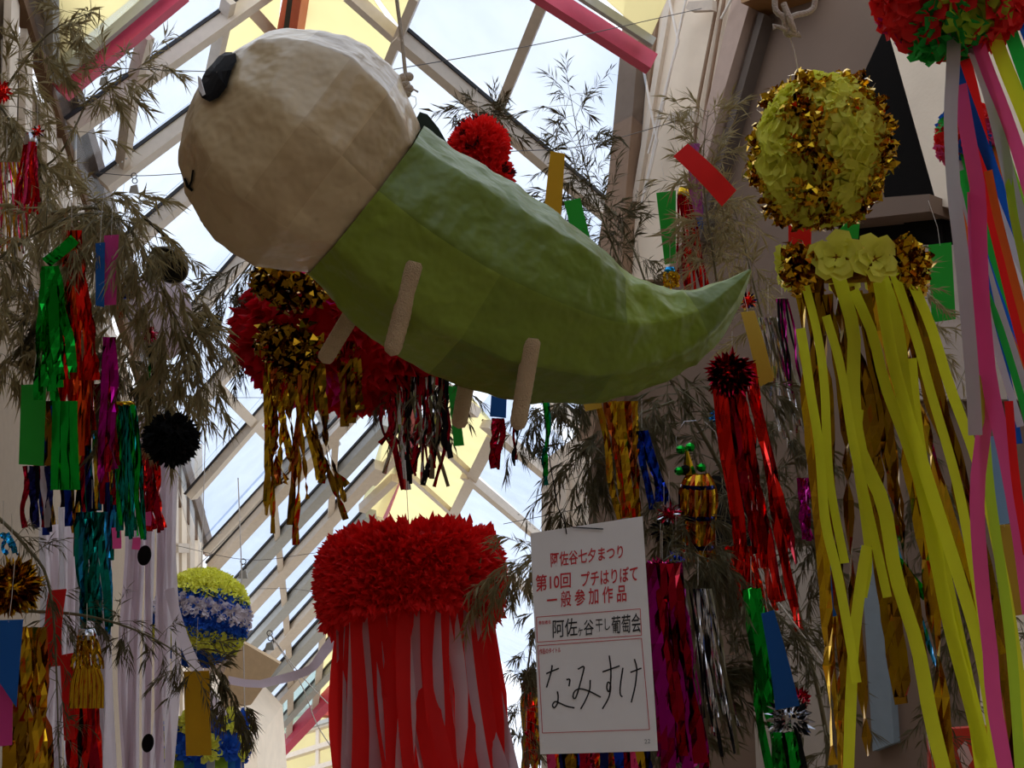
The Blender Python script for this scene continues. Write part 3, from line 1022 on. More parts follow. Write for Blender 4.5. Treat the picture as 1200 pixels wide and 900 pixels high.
def hang_cord(o, top_from, up_px=None, name='string', r=0.0016, m=None, up=1.2):
    cord(name, [top_from, top_from + V((rnd(-.01, .01), rnd(-.01, .01), up))], r, m or M['white_wire'], o, 4)

DOWN = V((0, 0, -1))
def tassel(parent, c, rad, n, length, width, mats, name='streamer', sway=(0, 0, 0), flare=0.1, crinkle=0.0, twist=0.5, seg=14, lenj=0.15, wob=0.03, start=None, ring=(0, 2 * pi), cyc=True):
    """strips hung from a ring of radius rad round c"""
    sw = V(sway)
    for k in range(n):
        a = ring[0] + (ring[1] - ring[0]) * (k + rnd(-.3, .3)) / n
        o = V((cos(a), sin(a), 0))
        l = length * (1 + rnd(-lenj, lenj * 0.4))
        p0 = c + o * rad * rnd(0.85, 1.0)
        pts = [p0]
        for i in range(1, 5):
            t = i / 4
            pts.append(p0 + DOWN * l * t + o * (rad * flare * t * rnd(0.2, 1.6)) + sw * (t * t) * l + V((rnd(-1, 1), rnd(-1, 1), 0)) * wob * t)
        ribbon(name, pts, width * rnd(0.85, 1.1), mats[k % len(mats)] if cyc else random.choice(mats), parent, seg=seg, twist=twist, crinkle=crinkle)

def wish_card(name, label, pxs, d, m, group='paper wish cards', tilt=0.0, curl=0.0):
    """stiff paper slip: four pixel corners TL,TR,BR,BL at depth d, a real card with thickness and a thread"""
    c = [at(x, y, d + (tilt if i < 2 else 0)) for i, (x, y) in enumerate(pxs)]
    t = thing(name, label, 'paper card', (c[0] + c[1]) / 2, group)
    mb = MB()
    n = (c[1] - c[0]).cross(c[3] - c[0]).normalized()
    if n.dot(CAM - c[0]) < 0: n = -n
    rows, back = [], []
    for i in range(9):
        u = i / 8
        a, b = c[0].lerp(c[3], u), c[1].lerp(c[2], u)
        bow = n * curl * sin(pi * u)
        row = [a + bow, (a + b) / 2 + bow * 1.1, b + bow]
        rows.append(row); back.append([p - n * 0.0012 for p in row])
    mb.quad_strip(rows)
    mb.quad_strip([r[::-1] for r in back])
    for e in (0, 2):
        mb.quad_strip([[rows[i][e], back[i][e]] for i in range(9)])
    mb.build('card', m, t, True)
    mid = (c[0] + c[1]) / 2
    up = (c[0] - c[3]).normalized()
    cord('thread', [mid - up * 0.006, mid + up * 0.03 + V((0, 0, 0.03)), mid + V((0, 0, 0.17))], 0.0008, M['white_wire'], t, 4)
    return t

# ---- bamboo
def leaf(mb, p, dirn, ln, wd, mi=0):
    a = dirn.normalized()
    s = a.cross(V((rnd(-1, 1), rnd(-1, 1), rnd(-1, 1)))).normalized()
    q = s.cross(a) * rnd(-.12, .12) * ln
    b = len(mb.v)
    mb.v += [p, p + a * ln * 0.4 + s * wd * 0.5 + q, p + a * ln + q * 0.2 + DOWN * ln * 0.12, p + a * ln * 0.4 - s * wd * 0.5 + q]
    mb.f += [(b, b + 1, b + 2), (b, b + 2, b + 3)]
    mb.mi += [mi, mi]

def bamboo(label, stem, d, ntw, nleaf, spread, ln, wd=0.048, droop=0.5, r=0.006, dj=0.25, m='leaf', side=None, group='bamboo branches', name='bamboo_branch', nodes=False):
    """stem: pixels of the main stem; twigs leave it on all sides and droop, each with tufts of narrow leaves"""
    pts = [at(p[0], p[1], p[2] if len(p) > 2 else d) for p in stem]
    path = catmull(pts, 24)
    t = thing(name, label, 'bamboo', path[0], group)
    mb = MB()
    mb.tube(path, [r * (1 - 0.75 * i / 24) for i in range(25)], 6)
    if nodes:
        for i in range(2, 24, 4):
            mb.tube([path[i] - (path[i + 1] - path[i]).normalized() * 0.004, path[i], path[i] + (path[i + 1] - path[i]).normalized() * 0.004], [r * .9, r * 1.25, r * .9], 8)
    mb.build('stem', M['stem'], t, True)
    tw, lf = MB(), MB()
    k = d / FPX
    for i in range(ntw):
        u = rnd(0.08, 1.0)
        j = min(23, int(u * 24))
        p = path[j].lerp(path[j + 1], u * 24 - j)
        tan = (path[j + 1] - path[j]).normalized()
        sd = (RT * rnd(-1, 1) + UP * rnd(-1, 1) + F * rnd(-.8, .8) * dj * 4).normalized()
        if side:
            sd = (sd + (RT * side[0] - UP * side[1]) * 0.9).normalized()
        L = spread * k * rnd(0.4, 1.1)
        q = [p]
        dv = (tan * rnd(0.1, 0.7) + sd).normalized()
        for s in range(6):
            dv = (dv + DOWN * droop * 0.22 + V((rnd(-1, 1), rnd(-1, 1), rnd(-1, 1))) * 0.1).normalized()
            q.append(q[-1] + dv * L / 6)
        tw.tube(q, [r * 0.22 * (1 - .7 * s / 6) for s in range(7)], 3, cap=False)
        for s in range(int(nleaf * 1.25)):
            e = rnd(0.25, 1.0) ** 0.8 * 5.99
            a = int(e)
            lp = q[a].lerp(q[a + 1], e - a)
            ld = ((q[a + 1] - q[a]).normalized() + V((rnd(-1, 1), rnd(-1, 1), rnd(-1, 1))) * 0.75 + DOWN * droop * 0.5)
            l2 = ln * k * rnd(0.55, 1.15)
            leaf(lf, lp, ld, l2, l2 * wd)
    tw.build('twigs', M['stem'], t, kind='stuff')
    lf.build('leaves', M[m], t, kind='stuff')
    return t

# ================================================================ RED TASSEL ORNAMENT (centre)
c = at(482, 682, 4.0)
t = thing('red_tassel_ornament', 'red chrysanthemum-like drum of tissue tufts with long red and white streamers', 'ornament', c)
R_, H_ = 0.335, 0.26
core = MB()
lathe(core, c, [(0.02, H_ / 2), (R_ * .8, H_ / 2), (R_ * .92, H_ * .3), (R_ * .92, -H_ * .3), (R_ * .86, -H_ / 2), (R_ * 0.8, -H_ / 2 + .01), (R_ * .8, 0.06)], n=32)
core.build('drum', M['t_red'], t, True)
mb = MB()
for i in range(5200):
    a = rnd(0, 2 * pi)
    u = rnd(-1.25, 1.35)
    if u > 1:
        rr = R_ * (1 - (u - 1) * 2.6); n = V((cos(a) * .3, sin(a) * .3, 1)); z = H_ / 2
    elif u < -1:
        rr = R_ * (1 - (-u - 1) * 0.6); n = V((cos(a) * .5, sin(a) * .5, -1)); z = -H_ / 2
    else:
        rr = R_ * (1 - 0.10 * abs(u) ** 3); n = V((cos(a), sin(a), u * u * u * 0.8)); z = u * H_ / 2
    petal(mb, c + V((cos(a) * rr * .93, sin(a) * rr * .93, z)), n.normalized(), 0.055, 0.030, spread=0.45)
mb.build('tissue_tufts', mat('tissue_red_tuft', (254, 30, 30), 0.7, trans=0.3), t, kind='stuff')
tassel(t, c + V((0, 0, -H_ / 2 + 0.03)), R_ * 0.82, 64, 1.5, 0.058, [M['t_red'], M['t_mauve'], M['t_red'], M['t_white'], M['t_red'], M['t_mauve'], M['t_red']], flare=0.1, twist=0.7, lenj=0.05, sway=(0.06, 0, 0), wob=0.12)
hang_cord(t, c + V((0, 0, H_ / 2)), up=0.35)

# ================================================================ YELLOW AND GOLD BALL, RING AND STREAMERS (right)
yfl = [with_mat(flower_mesh('tissue_flower', 0.066, ((5, 1.0, .12), (5, .8, .4), (4, .5, .8)), 0.1, seed=s), M['b_lemon'], True) for s in (1, 2, 3)]
gro = [with_mat(rosette_mesh('foil_rosette', 0.062, seed=s), M['f_gold']) for s in (4, 5)]
c = at(961, 176, 2.8)
t = thing('flower_ball', 'yellow tissue flower and gold foil ball on a white string, upper right', 'ornament', c)
mb = MB()
rx, rz = 0.145, 0.175
ellipsoid(mb, c, RT * rx * .9, F * rx * .9, UP * rz * .9, 20, 12)
mb.build('core', M['b_lemon'], t, True)
N = 74
for i in range(N):
    sd = sph_dir(i, N)
    u, v_, w_ = sd.x, sd.y, sd.z      # u right, v away, w up
    lon = atan2(u, -v_)
    p = c + RT * u * rx + F * v_ * rx + UP * w_ * rz
    nrm = (RT * u / rx + F * v_ / rx + UP * w_ / rz).normalized()
    band = sin(lon * 4.2 + 0.2 + w_ * 1.3)
    if band > -0.08:
        put('tissue_flower', random.choice(yfl), p, nrm, t, rnd(1.0, 1.25))
    else:
        put('foil_rosette', random.choice(gro), p, nrm, t, rnd(0.8, 1.1))
for i in range(9):
    sd = sph_dir(i, 9, .4)
    p = c + (RT * sd.x * rx + F * sd.y * rx + UP * sd.z * rz) * 1.0
    put('foil_rosette', random.choice(gro), p, (p - c), t, rnd(0.6, 0.85))
cord('string', [at(936, 88, 2.8), at(931, 60, 2.8), at(922, 32, 2.8)], 0.0016, M['white_wire'], t)
kn = thing('knotted_cord', 'white cotton cord with a frayed bow knot above the yellow ball', 'rope', at(920, 34, 2.8))
cord('cord', catmull([at(912, -40, 2.8), at(908, 8, 2.8), at(918, 20, 2.79), at(921, 34, 2.8)], 14), 0.008, M['rope'], kn, 7)
cord('cord', catmull([at(950, -40, 2.8), at(955, 2, 2.8), at(948, 14, 2.8), at(928, 20, 2.79), at(920, 36, 2.8)], 16), 0.008, M['rope'], kn, 7)
cord('loop', catmull([at(918, 4, 2.79), at(926, 24, 2.78), at(930, 38, 2.79), at(922, 40, 2.8), at(920, 28, 2.8)], 16), 0.008, M['rope'], kn, 7)
for q in ([(922, 36), (914, 32), (906, 30), (908, 34)], [(924, 38), (930, 40), (938, 42), (934, 38)]):
    cord('frayed_end', [at(x, y, 2.79) for x, y in q], 0.0055, M['rope'], kn, 7)
c2 = at(995, 312, 2.8)
t = thing('streamer_ring', 'ring of yellow tissue flowers and gold foil with long yellow and gold streamers', 'ornament', c2)
rr = 0.165
mb = MB()
lathe(mb, c2, [(rr * .9, .03), (rr, .03), (rr, -.03), (rr * .9, -.03), (rr * .9, .03)], UP, 30)
mb.build('hoop', M['f_darkgold'], t, True)
for k in range(11):
    a = 2 * pi * k / 11 + 0.35
    o = (RT * cos(a) - F * sin(a))
    p = c2 + o * rr + UP * rnd(-.01, .01) - F * 0
    if k % 3 == 1:
        put('foil_rosette', random.choice(gro), p, o + UP * .3, t, 1.1); put('foil_rosette', random.choice(gro), p - UP * .03 + o * .01, o - UP * .2, t, 0.9)
    else:
        put('tissue_flower', random.choice(yfl), p, o + UP * rnd(-.2, .5), t, rnd(0.9, 1.1))
YR = [([(938, 385), (944, 420), (949, 455), (960, 525), (967, 610), (982, 675), (997, 757), (1004, 800)], 13),
      ([(944, 335), (957, 387), (966, 450), (972, 560), (990, 660)], 12),
      ([(982, 322), (1000, 387), (1000, 450), (1007, 525), (1035, 590), (1050, 675), (1075, 757), (1090, 837), (1108, 910)], 19),
      ([(1025, 302), (1050, 375), (1060, 450), (1078, 560), (1092, 620), (1104, 690), (1117, 750), (1137, 825), (1152, 890)], 18),
      ([(1000, 340), (1022, 390), (1037, 450), (1060, 512), (1080, 575), (1100, 675), (1125, 760), (1160, 900)], 15),
      ([(1045, 312), (1075, 400), (1088, 450), (1120, 560), (1140, 660), (1165, 800), (1180, 910)], 13),
      ([(1062, 316), (1090, 380), (1112, 450), (1142, 532), (1160, 600), (1180, 700), (1195, 800), (1206, 900)], 14),
      ([(1016, 640), (1010, 675), (1002, 740), (998, 800), (994, 910)], 15),
      ([(1008, 480), (1004, 540), (1012, 600), (1018, 660), (1012, 700)], 10),
      ([(1068, 420), (1075, 500), (1092, 600), (1112, 690), (1135, 800), (1150, 905)], 15),
      ([(968, 370), (985, 430), (1000, 520), (1018, 600), (1040, 700)], 12),
      ([(1030, 330), (1048, 430), (1080, 540), (1125, 680), (1150, 770), (1172, 905)], 17)]
for k, (p, wp) in enumerate(YR):
    prib('tissue_streamer', [(x, y, 2.72 + 0.012 * (k % 5) - (y - 300) * 0.0003) for x, y in p], 2.7, wp * 0.84, M['t_yellow'], t, twist=0.35, seg=22)
for k in range(13):
    x0 = 938 + k * 10.6
    sl = (x0 - 938) / 140
    x1 = x0 + 25 + sl * 120 + rnd(-15, 15)
    y1 = rnd(760, 960)
    prib('foil_streamer', [(x0, 330 + rnd(-10, 15), 2.84), (x0 + (x1 - x0) * .3 + rnd(-6, 6), 480, 2.85), (x0 + (x1 - x0) * .65 + rnd(-8, 8), 660, 2.86), (x1, y1, 2.8)], 2.85, rnd(10, 22), random.choice([M['f_gold'], M['f_darkgold'], M['f_darkgold']]), t, twist=0.8, crinkle=0.55, seg=26)
prib('foil_streamer', [(986, 390, 2.9), (1000, 450, 2.9), (1010, 510, 2.9), (1030, 620, 2.9), (1085, 700, 2.9)], 2.9, 12, M['f_green'], t, twist=0.6, crinkle=0.5, seg=26)
prib('foil_streamer', [(1080, 480, 2.9), (1095, 540, 2.9), (1112, 605, 2.9)], 2.9, 7, M['f_magenta'], t, twist=0.4, crinkle=0.4, seg=20)
prib('foil_streamer', [(1050, 640, 2.9), (1070, 700, 2.9), (1100, 790, 2.9)], 2.9, 7, M['f_skyblue'], t, twist=0.6, crinkle=0.5, seg=20)

# ================================================================ MANY-COLOURED BALLS (top right)
def flower_ball_many(name, label, px, py, d, rpx, cols, n, fr, group=None, hang=True):
    c = at(px, py, d)
    t = thing(name, label, 'ornament', c, group)
    r = rpx * d / FPX
    mb = MB()
    ellipsoid(mb, c, RT * r * .72, F * r * .72, UP * r * .72, 16, 10)
    mb.build('core', M['t_red'], t, True)
    ms = {}
    for i in range(n):
        sd = sph_dir(i, n)
        dv = RT * sd.x + F * sd.y + UP * sd.z
        col = cols[i % len(cols)] if not callable(cols) else cols(sd)
        if col not in ms:
            ms[col] = with_mat(flower_mesh('tissue_flower', fr, ((9, 1.0, .25), (8, .8, .6), (6, .55, 1.0)), 0.14, seed=len(col) * 7), M['b_' + col], True)
        put('tissue_flower', ms[col], c + dv * r * .74, dv, t, rnd(.85, 1.1))
    if hang:
        hang_cord(t, c + UP * r * .7)
    return t, c, r
t, c, r = flower_ball_many('rainbow_flower_ball', 'big many-coloured tissue flower ball with rainbow streamers at the top right corner', 1118, -26, 2.3, 98, lambda sd: 'red' if sd.x < -.6 else 'magenta' if sd.x < -.38 else ('green' if sd.z < -.8 else 'palegreen') if sd.z < -.55 and sd.x < .3 else 'red', 44, 0.088)
RB = [('pink', [(1128, -20), (1150, 62), (1180, 140), (1204, 215), (1230, 330)], 14), ('yellow', [(1145, -20), (1172, 62), (1200, 132), (1240, 240)], 16), ('green', [(1164, -20), (1200, 82), (1240, 190)], 15), ('blue', [(1184, -20), (1200, 30), (1240, 130)], 12),
      ('blue', [(1103, 20), (1120, 80), (1137, 128), (1160, 190), (1200, 292), (1230, 380)], 12), ('red', [(1107, 15), (1130, 75), (1147, 150), (1160, 232), (1179, 312), (1204, 410), (1240, 520)], 17),
      ('grey', [(1120, -10), (1117, 75), (1114, 140), (1118, 225), (1128, 310), (1140, 450), (1143, 510)], 15), ('grey', [(1130, 30), (1160, 112), (1187, 225), (1210, 300)], 14),
      ('pink', [(1124, 100), (1137, 175), (1146, 225), (1148, 300), (1152, 375), (1160, 450), (1177, 525), (1195, 625), (1208, 720)], 17),
      ('pink', [(1142, 225), (1144, 320), (1150, 400), (1155, 480), (1145, 575), (1150, 675), (1160, 760), (1165, 825), (1180, 910)], 16),
      ('green', [(1126, 200), (1138, 250), (1152, 330), (1172, 385), (1198, 470), (1215, 540)], 8), ('blue', [(1150, 300), (1160, 350), (1182, 450), (1194, 520)], 8), ('orange', [(1158, 200), (1168, 250), (1184, 312), (1204, 390)], 9),
      ('palegreen', [(1176, 150), (1186, 240), (1198, 300), (1214, 380)], 9), ('lime', [(1165, 120), (1182, 190), (1210, 270)], 9), ('palegreen', [(1150, 440), (1158, 560), (1172, 660), (1185, 760), (1196, 905)], 11), ('white', [(1150, 330), (1166, 400), (1196, 500)], 8),
      ('yellow', [(1128, 120), (1135, 190), (1142, 225)], 7), ('red', [(1182, 470), (1190, 560), (1204, 650)], 9)]
for k, (col, p, wp) in enumerate(RB):
    prib('streamer', [(x, y, 2.26 + 0.014 * (k % 6) - max(0, y) * 0.0002) for x, y in p], 2.3, wp, M['t_' + col], t, twist=0.3, seg=20)
t, c, r = flower_ball_many('small_flower_ball', 'smaller red, blue and pink tissue flower ball behind the rainbow streamers', 1134, 160, 2.95, 38, ['red', 'blue', 'red', 'pink', 'green', 'red', 'blue'], 20, 0.052)
tassel(t, c, 0.05, 9, 1.3, 0.03, [M['t_green'], M['t_white'], M['t_blue'], M['t_orange'], M['t_grey']], flare=1.2, sway=(0.10, 0, 0), lenj=0.2)

# ================================================================ DARK RED BALL BEHIND THE FIGURE
c = at(408, 388, 4.7)
t = thing('crimson_fringe_ball', 'dark red tissue ball with gold foil rosettes, half hidden behind the green figure', 'ornament', c)
r = 108 * 4.7 / FPX
mb = MB()
ellipsoid(mb, c, RT * r * 1.08, F * r, UP * r * .72, 20, 12)
mb.build('core', M['t_deepred'], t, True)
mb = MB()
for i in range(1500):
    sd = sph_dir(i, 1500, .3)
    dv = RT * sd.x * 1.1 + F * sd.y + UP * sd.z * .75
    petal(mb, c + dv * r * .98, (dv + DOWN * .5).normalized(), 0.085, 0.06, mi=0 if noise.noise(dv * 2.3) < .42 else 1, spread=.35)
mb.build('tissue_tufts', [M['t_deepred'], M['t_magenta']], t, kind='stuff')
gr2 = with_mat(rosette_mesh('foil_rosette', 0.105, 70, seed=9), M['f_darkgold'])
for (x, y, s) in ((338, 338, 1.1), (315, 330, .8), (362, 345, .8), (330, 408, 1.0), (352, 398, 1.0), (345, 425, .9), (318, 398, .8), (365, 410, .8)):
    put('foil_rosette', gr2, at(x, y, 4.22), -F + RT * rnd(-.4, .4) + UP * rnd(-.4, .4), t, s)
for k in range(15):
    x0 = 312 + k * 4.6
    x1 = x0 + rnd(-14, 34) * (k / 10)
    y1 = rnd(560, 640)
    prib('foil_streamer', [(x0, 425, 4.2), (x0 + rnd(-5, 5), 480, 4.2), (x0 + (x1 - x0) * .5 + rnd(-9, 9), 540, 4.2), (x1 + rnd(-4, 4), y1, 4.2)], 4.2, rnd(6, 10), random.choice([M['f_darkgold'], M['f_gold'], M['f_darkgold'], M['f_copper']]), t, twist=1.0, crinkle=0.5, seg=22)
for (x0, x1, y1) in ((410, 412, 496), (418, 422, 480), (398, 404, 500)):
    prib('foil_streamer', [(x0, 400, 4.3), ((x0 + x1) / 2, 450, 4.3), (x1, y1, 4.3)], 4.3, 11, M['f_darkgold'], t, twist=.5, crinkle=.3)
hang_cord(t, c + UP * r * .7, up=.5)
# tassel of dark silver and maroon strips to its right
c = at(485, 425, 4.5)
t = thing('maroon_silver_tassel', 'tassel of dull silver, maroon and black foil strips beside the dark red ball', 'tassel', c)
for k in range(34):
    x0 = 452 + k * 2.2
    prib('foil_streamer', [(x0, 395, 4.5), (x0 + rnd(-5, 5), 450, 4.5), (x0 + rnd(-9, 12), 500, 4.5), (x0 + rnd(-16, 14), rnd(510, 575), 4.5)], 4.5, rnd(3.5, 8), random.choice([M['f_silver'], M['t_black'], M['t_black'], M['f_crimson'], M['f_crimson'], M['stem']]), t, twist=.6, crinkle=.35, seg=14)
# small ball of red pompoms above the figure
c = at(563, 188, 5.6)
t = thing('red_pompom_cluster', 'bright red pompom ornament with dark spots showing above the green back', 'ornament', c)
for (px, py, rp) in ((562, 172, 33), (574, 207, 27), (545, 178, 22)):
    cc = at(px, py, 5.6)
    rr = rp * 5.6 / FPX
    mb = MB()
    for i in range(900):
        sd = sph_dir(i, 900, .2)
        q = 1 if noise.noise(sd * 2.2 + V((px * .1, 0, 0))) > .42 else 0
        petal(mb, cc + sd * rr * .8, sd, rr * .35, rr * .22, mi=q, spread=.3)
    o = mb.build('tissue_tufts', [M['b_red'], mat('tissue_maroon', (90, 4, 14), .8, trans=.2)], t, kind='stuff')
    mb = MB()
    ellipsoid(mb, cc, RT * rr * .82, F * rr * .82, UP * rr * .82)
    mb.build('pompom', M['t_red'], t, True)
prib('streamer', [(583, 195), (586, 210), (589, 228)], 5.7, 9, M['c_blue'], t)
hang_cord(t, at(562, 150, 5.6), up=.25)

# ================================================================ BLUE AND YELLOW BALLS (lower left)
bfl = {k: with_mat(flower_mesh('tissue_flower', 0.088, ((10, 1.0, .3), (9, .8, .7), (7, .55, 1.1)), .2, seed=i + 20), M['b_' + k], True) for i, k in enumerate(('blue', 'lemon', 'white'))}
c = at(236, 724, 7.0)
t = thing('striped_pompom_ball', 'big ball of blue, yellow and white tissue rings, the upper of two', 'ornament', c, None)
r = 63 * 7.0 / FPX
mb = MB()
ellipsoid(mb, c, RT * r * .8, F * r * .8, UP * r * .8, 18, 12)
mb.build('core', M['t_blue'], t, True)
AXB = (UP * .92 + F * .34 + RT * .14).normalized()
UB = AXB.cross(F).normalized(); VB = UB.cross(AXB)
for ring, (lat, col, n) in enumerate(((84, 'lemon', 5), (66, 'lemon', 10), (51, 'lemon', 14), (36, 'lemon', 16), (21, 'blue', 18), (7, 'white', 20), (-6, 'blue', 20), (-18, 'blue', 20), (-31, 'lemon', 19), (-47, 'blue', 15), (-63, 'blue', 11), (-80, 'blue', 6))):
    la = radians(lat)
    for k in range(n):
        a = 2 * pi * k / n + ring
        dv = AXB * sin(la) + (UB * cos(a) + VB * sin(a)) * cos(la)
        put('tissue_flower', bfl[col], c + dv * r * (.76 if col == 'blue' else .80), dv, t, rnd(.85, 1.05) * (1.02 if col == 'blue' else 1.02))
hang_cord(t, c + UP * r * .8, up=2.2, r=.004)
c = at(242, 866, 7.3)
t = thing('chequered_pompom_drum', 'drum of alternating blue and yellow tissue pompoms with streamers, the lower of two', 'ornament', c, None)
r = 50 * 7.3 / FPX
mb = MB()
lathe(mb, c, [(.02, .14), (r * .9, .14), (r * .9, -.14), (.02, -.14)], n=18)
mb.build('drum', M['t_blue'], t, True)
for row in range(2):
    for k in range(12):
        a = 2 * pi * (k + .25) / 12
        o = V((cos(a), sin(a), 0))
        put('tissue_flower', bfl['blue' if (k + row) % 2 else 'lemon'], c + o * r * .84 + V((0, 0, .085 - .17 * row)), o, t, 1.12)
tassel(t, c + V((0, 0, -.12)), r * .8, 22, 1.0, .085, [M['t_blue'], M['t_white'], M['t_palegreen'], M['t_sky']], flare=.05, twist=.3)
hang_cord(t, c + V((0, 0, .14)), up=.8, r=.003)

# ================================================================ WISH CARDS
wish_card('wish_card', 'yellow paper card hanging above the green back, against the glass', [(645, 177), (662, 180), (657, 263), (636, 260)], 5.2, M['c_yellow'])
wish_card('wish_card', 'bright green paper card slanting down behind the green back', [(661, 236), (680, 232), (696, 297), (676, 300)], 5.3, M['c_green'])
wish_card('wish_card', 'green paper card against the cream pillar, above the tail', [(769, 226), (792, 223), (792, 308), (779, 310)], 5.0, M['c_green'])
wish_card('wish_card', 'red paper card twisted out sideways under bamboo leaves', [(789, 183), (806, 168), (863, 223), (846, 242)], 4.3, M['c_red'], curl=0.02)
wish_card('wish_card', 'purple paper card behind the sideways red card', [(806, 168), (820, 168), (824, 254), (808, 254)], 4.9, M['c_purple'])
wish_card('wish_card', 'narrow blue paper card end peeping below the purple card', [(808, 240), (824, 240), (824, 268), (814, 268)], 4.95, M['c_blue'])
wish_card('wish_card', 'faded yellow paper card by the tip of the tail', [(868, 366), (884, 364), (907, 446), (889, 454)], 4.3, M['c_mustard'], curl=.02)
wish_card('wish_card', 'small mustard card corner below the green belly', [(682, 466), (704, 464), (705, 478), (686, 482)], 4.4, M['c_mustard'])
wish_card('wish_card', 'red paper card behind the gold streamer ring', [(924, 264), (951, 264), (950, 303), (924, 305)], 3.1, M['c_red'])
wish_card('wish_card', 'green paper card corner between the yellow ball and the ring', [(984, 258), (1008, 256), (1006, 280), (982, 278)], 3.1, M['c_green'])
wish_card('wish_card', 'large green paper card on the pale wall right of the yellow streamers', [(1088, 287), (1115, 284), (1120, 374), (1092, 378)], 3.6, M['c_green'])
wish_card('wish_card', 'blue paper card hanging above the silver flower, lower right', [(892, 719), (907, 715), (937, 827), (909, 832)], 3.35, M['c_blue'], curl=.015)
wish_card('wish_card', 'blue paper card behind the left edge of the yellow streamers', [(956, 624), (975, 623), (992, 718), (972, 724)], 3.4, M['c_blue'])
wish_card('wish_card', 'pale blue paper card among the yellow streamers', [(1158, 512), (1172, 510), (1192, 612), (1164, 616)], 3.1, paper('card_paleblue', (150, 190, 226), .2))
wish_card('wish_card', 'ochre paper card below the pale blue card', [(1162, 616), (1192, 614), (1200, 720), (1176, 724)], 3.15, M['c_mustard'])
wish_card('wish_card', 'blue paper card with a maroon foil tail under the belly', [(576, 459), (594, 460), (593, 490), (574, 488)], 4.3, M['c_blue'])
wish_card('wish_card', 'thin green paper card behind the rear yarn leg', [(525, 452), (535, 453), (544, 522), (532, 523)], 4.5, M['c_green'])
wish_card('wish_card', 'wide green paper card at the left edge', [(25, 451), (54, 450), (51, 546), (22, 544)], 3.1, M['c_green'])
wish_card('wish_card', 'blue paper card beside the pink one in the left bamboo', [(112, 285), (123, 284), (122, 360), (112, 358)], 2.9, M['c_blue'])
wish_card('wish_card', 'pink paper card beside the blue one in the left bamboo', [(122, 276), (139, 275), (136, 357), (122, 358)], 2.92, M['c_pink'])
wish_card('wish_card', 'broad blue paper card at the lower left edge', [(-6, 727), (27, 726), (19, 829), (-14, 780)], 2.9, M['c_blue'])
wish_card('wish_card', 'pink paper card at the lower left edge under the blue card', [(-12, 790), (15, 812), (14, 873), (-12, 876)], 2.95, M['c_pink'])
wish_card('wish_card', 'mustard yellow paper card in front of the chequered drum', [(215, 787), (245, 786), (248, 885), (218, 886)], 3.4, M['c_yellow'])
wish_card('wish_card', 'red paper card hanging left of the gold lantern', [(57, 692), (78, 690), (73, 780), (53, 782)], 3.3, M['c_red'], curl=.02)
wish_card('wish_card', 'longer red paper card overlapping the gold lantern', [(70, 768), (86, 765), (88, 866), (75, 868)], 3.25, M['c_red'])

# ================================================================ FOIL TASSELS AND SMALL ORNAMENTS
def foil_tassel(name, label, px, py, d, wpx, n, x1, y1, swpx, mats, strip, cap=None, crinkle=.4, lo=None, top_h=8, cat='tassel', twist=.6, yj=.14):
    """strips from (px,py) spread wpx wide down to around (x1,y1) spread swpx wide"""
    c = at(px, py, d)
    t = thing(name, label, cat, c)
    k = d / FPX
    for i in range(n):
        u = (i + .5) / n - .5
        dd = d + rnd(-.04, .04)
        yb = y1 + rnd(-yj, yj * .3) * (y1 - py)
        xa, xb = px + u * wpx, x1 + u * swpx + rnd(-4, 4)
        prib('foil_strip', [(xa, py, dd), (xa + (xb - xa) * .35 + rnd(-3, 3), py + (yb - py) * .35, dd), (xa + (xb - xa) * .7 + rnd(-4, 4), py + (yb - py) * .7, dd), (xb, yb, dd)], d, strip * rnd(.8, 1.2), mats[i % len(mats)], t, twist=twist, crinkle=crinkle, seg=16)
    if cap:
        mb = MB()
        lathe(mb, c, [(.001, top_h * k), (wpx * .42 * k, top_h * k), (wpx * .55 * k, 0), (wpx * .52 * k, -top_h * .4 * k), (.001, -top_h * .3 * k)], UP, 14)
        mb.build('cap', cap, t, True)
    cord('string', [c + UP * top_h * k * .5, c + UP * (top_h + 30) * k], .001, M['white_wire'], t, 4)
    return t, c
# right of the figure
foil_tassel('foil_tassel', 'tall tassel of wide red foil strips between the tail and the yellow streamers', 858, 426, 4.0, 46, 17, 902, 720, 80, [M['f_red'], M['f_red'], M['f_crimson']], 11, crinkle=.4, yj=.3, twist=.9)
t = thing('tinsel_bunch', 'bunch of red tinsel on top of the tall red foil tassel', 'tassel', at(856, 436, 3.96))
mb = MB()
for i in range(260):
    sd = sph_dir(i, 260, .5)
    petal(mb, at(856, 438, 3.96) + sd * .04, (sd + DOWN * .6).normalized(), .06, .02, spread=.4)
mb.build('tinsel', M['f_crimson'], t, kind='stuff')
foil_tassel('foil_tassel', 'magenta foil tassel hanging just right of the white sheet', 776, 660, 3.6, 34, 13, 802, 905, 52, [M['f_magenta'], M['f_magenta'], M['f_crimson']], 16, crinkle=.3, yj=.1)
foil_tassel('foil_tassel', 'small magenta tinsel tassel behind the left yellow streamer', 946, 560, 3.9, 22, 10, 956, 640, 30, [M['f_magenta']], 6, crinkle=.5)
foil_tassel('foil_tassel', 'blue foil tassel of two strips under the tail', 752, 505, 4.4, 10, 3, 775, 600, 22, [M['f_blue']], 10, crinkle=.2)
foil_tassel('foil_tassel', 'gold and red foil strips hanging above the white sheet', 722, 470, 4.4, 52, 6, 738, 612, 22, [M['f_gold'], M['f_copper'], M['f_gold']], 9, crinkle=.35, yj=.05)
foil_tassel('foil_tassel', 'maroon foil tail hanging from the blue card under the belly', 583, 490, 4.32, 14, 4, 580, 548, 9, [M['f_crimson']], 7, crinkle=.2)
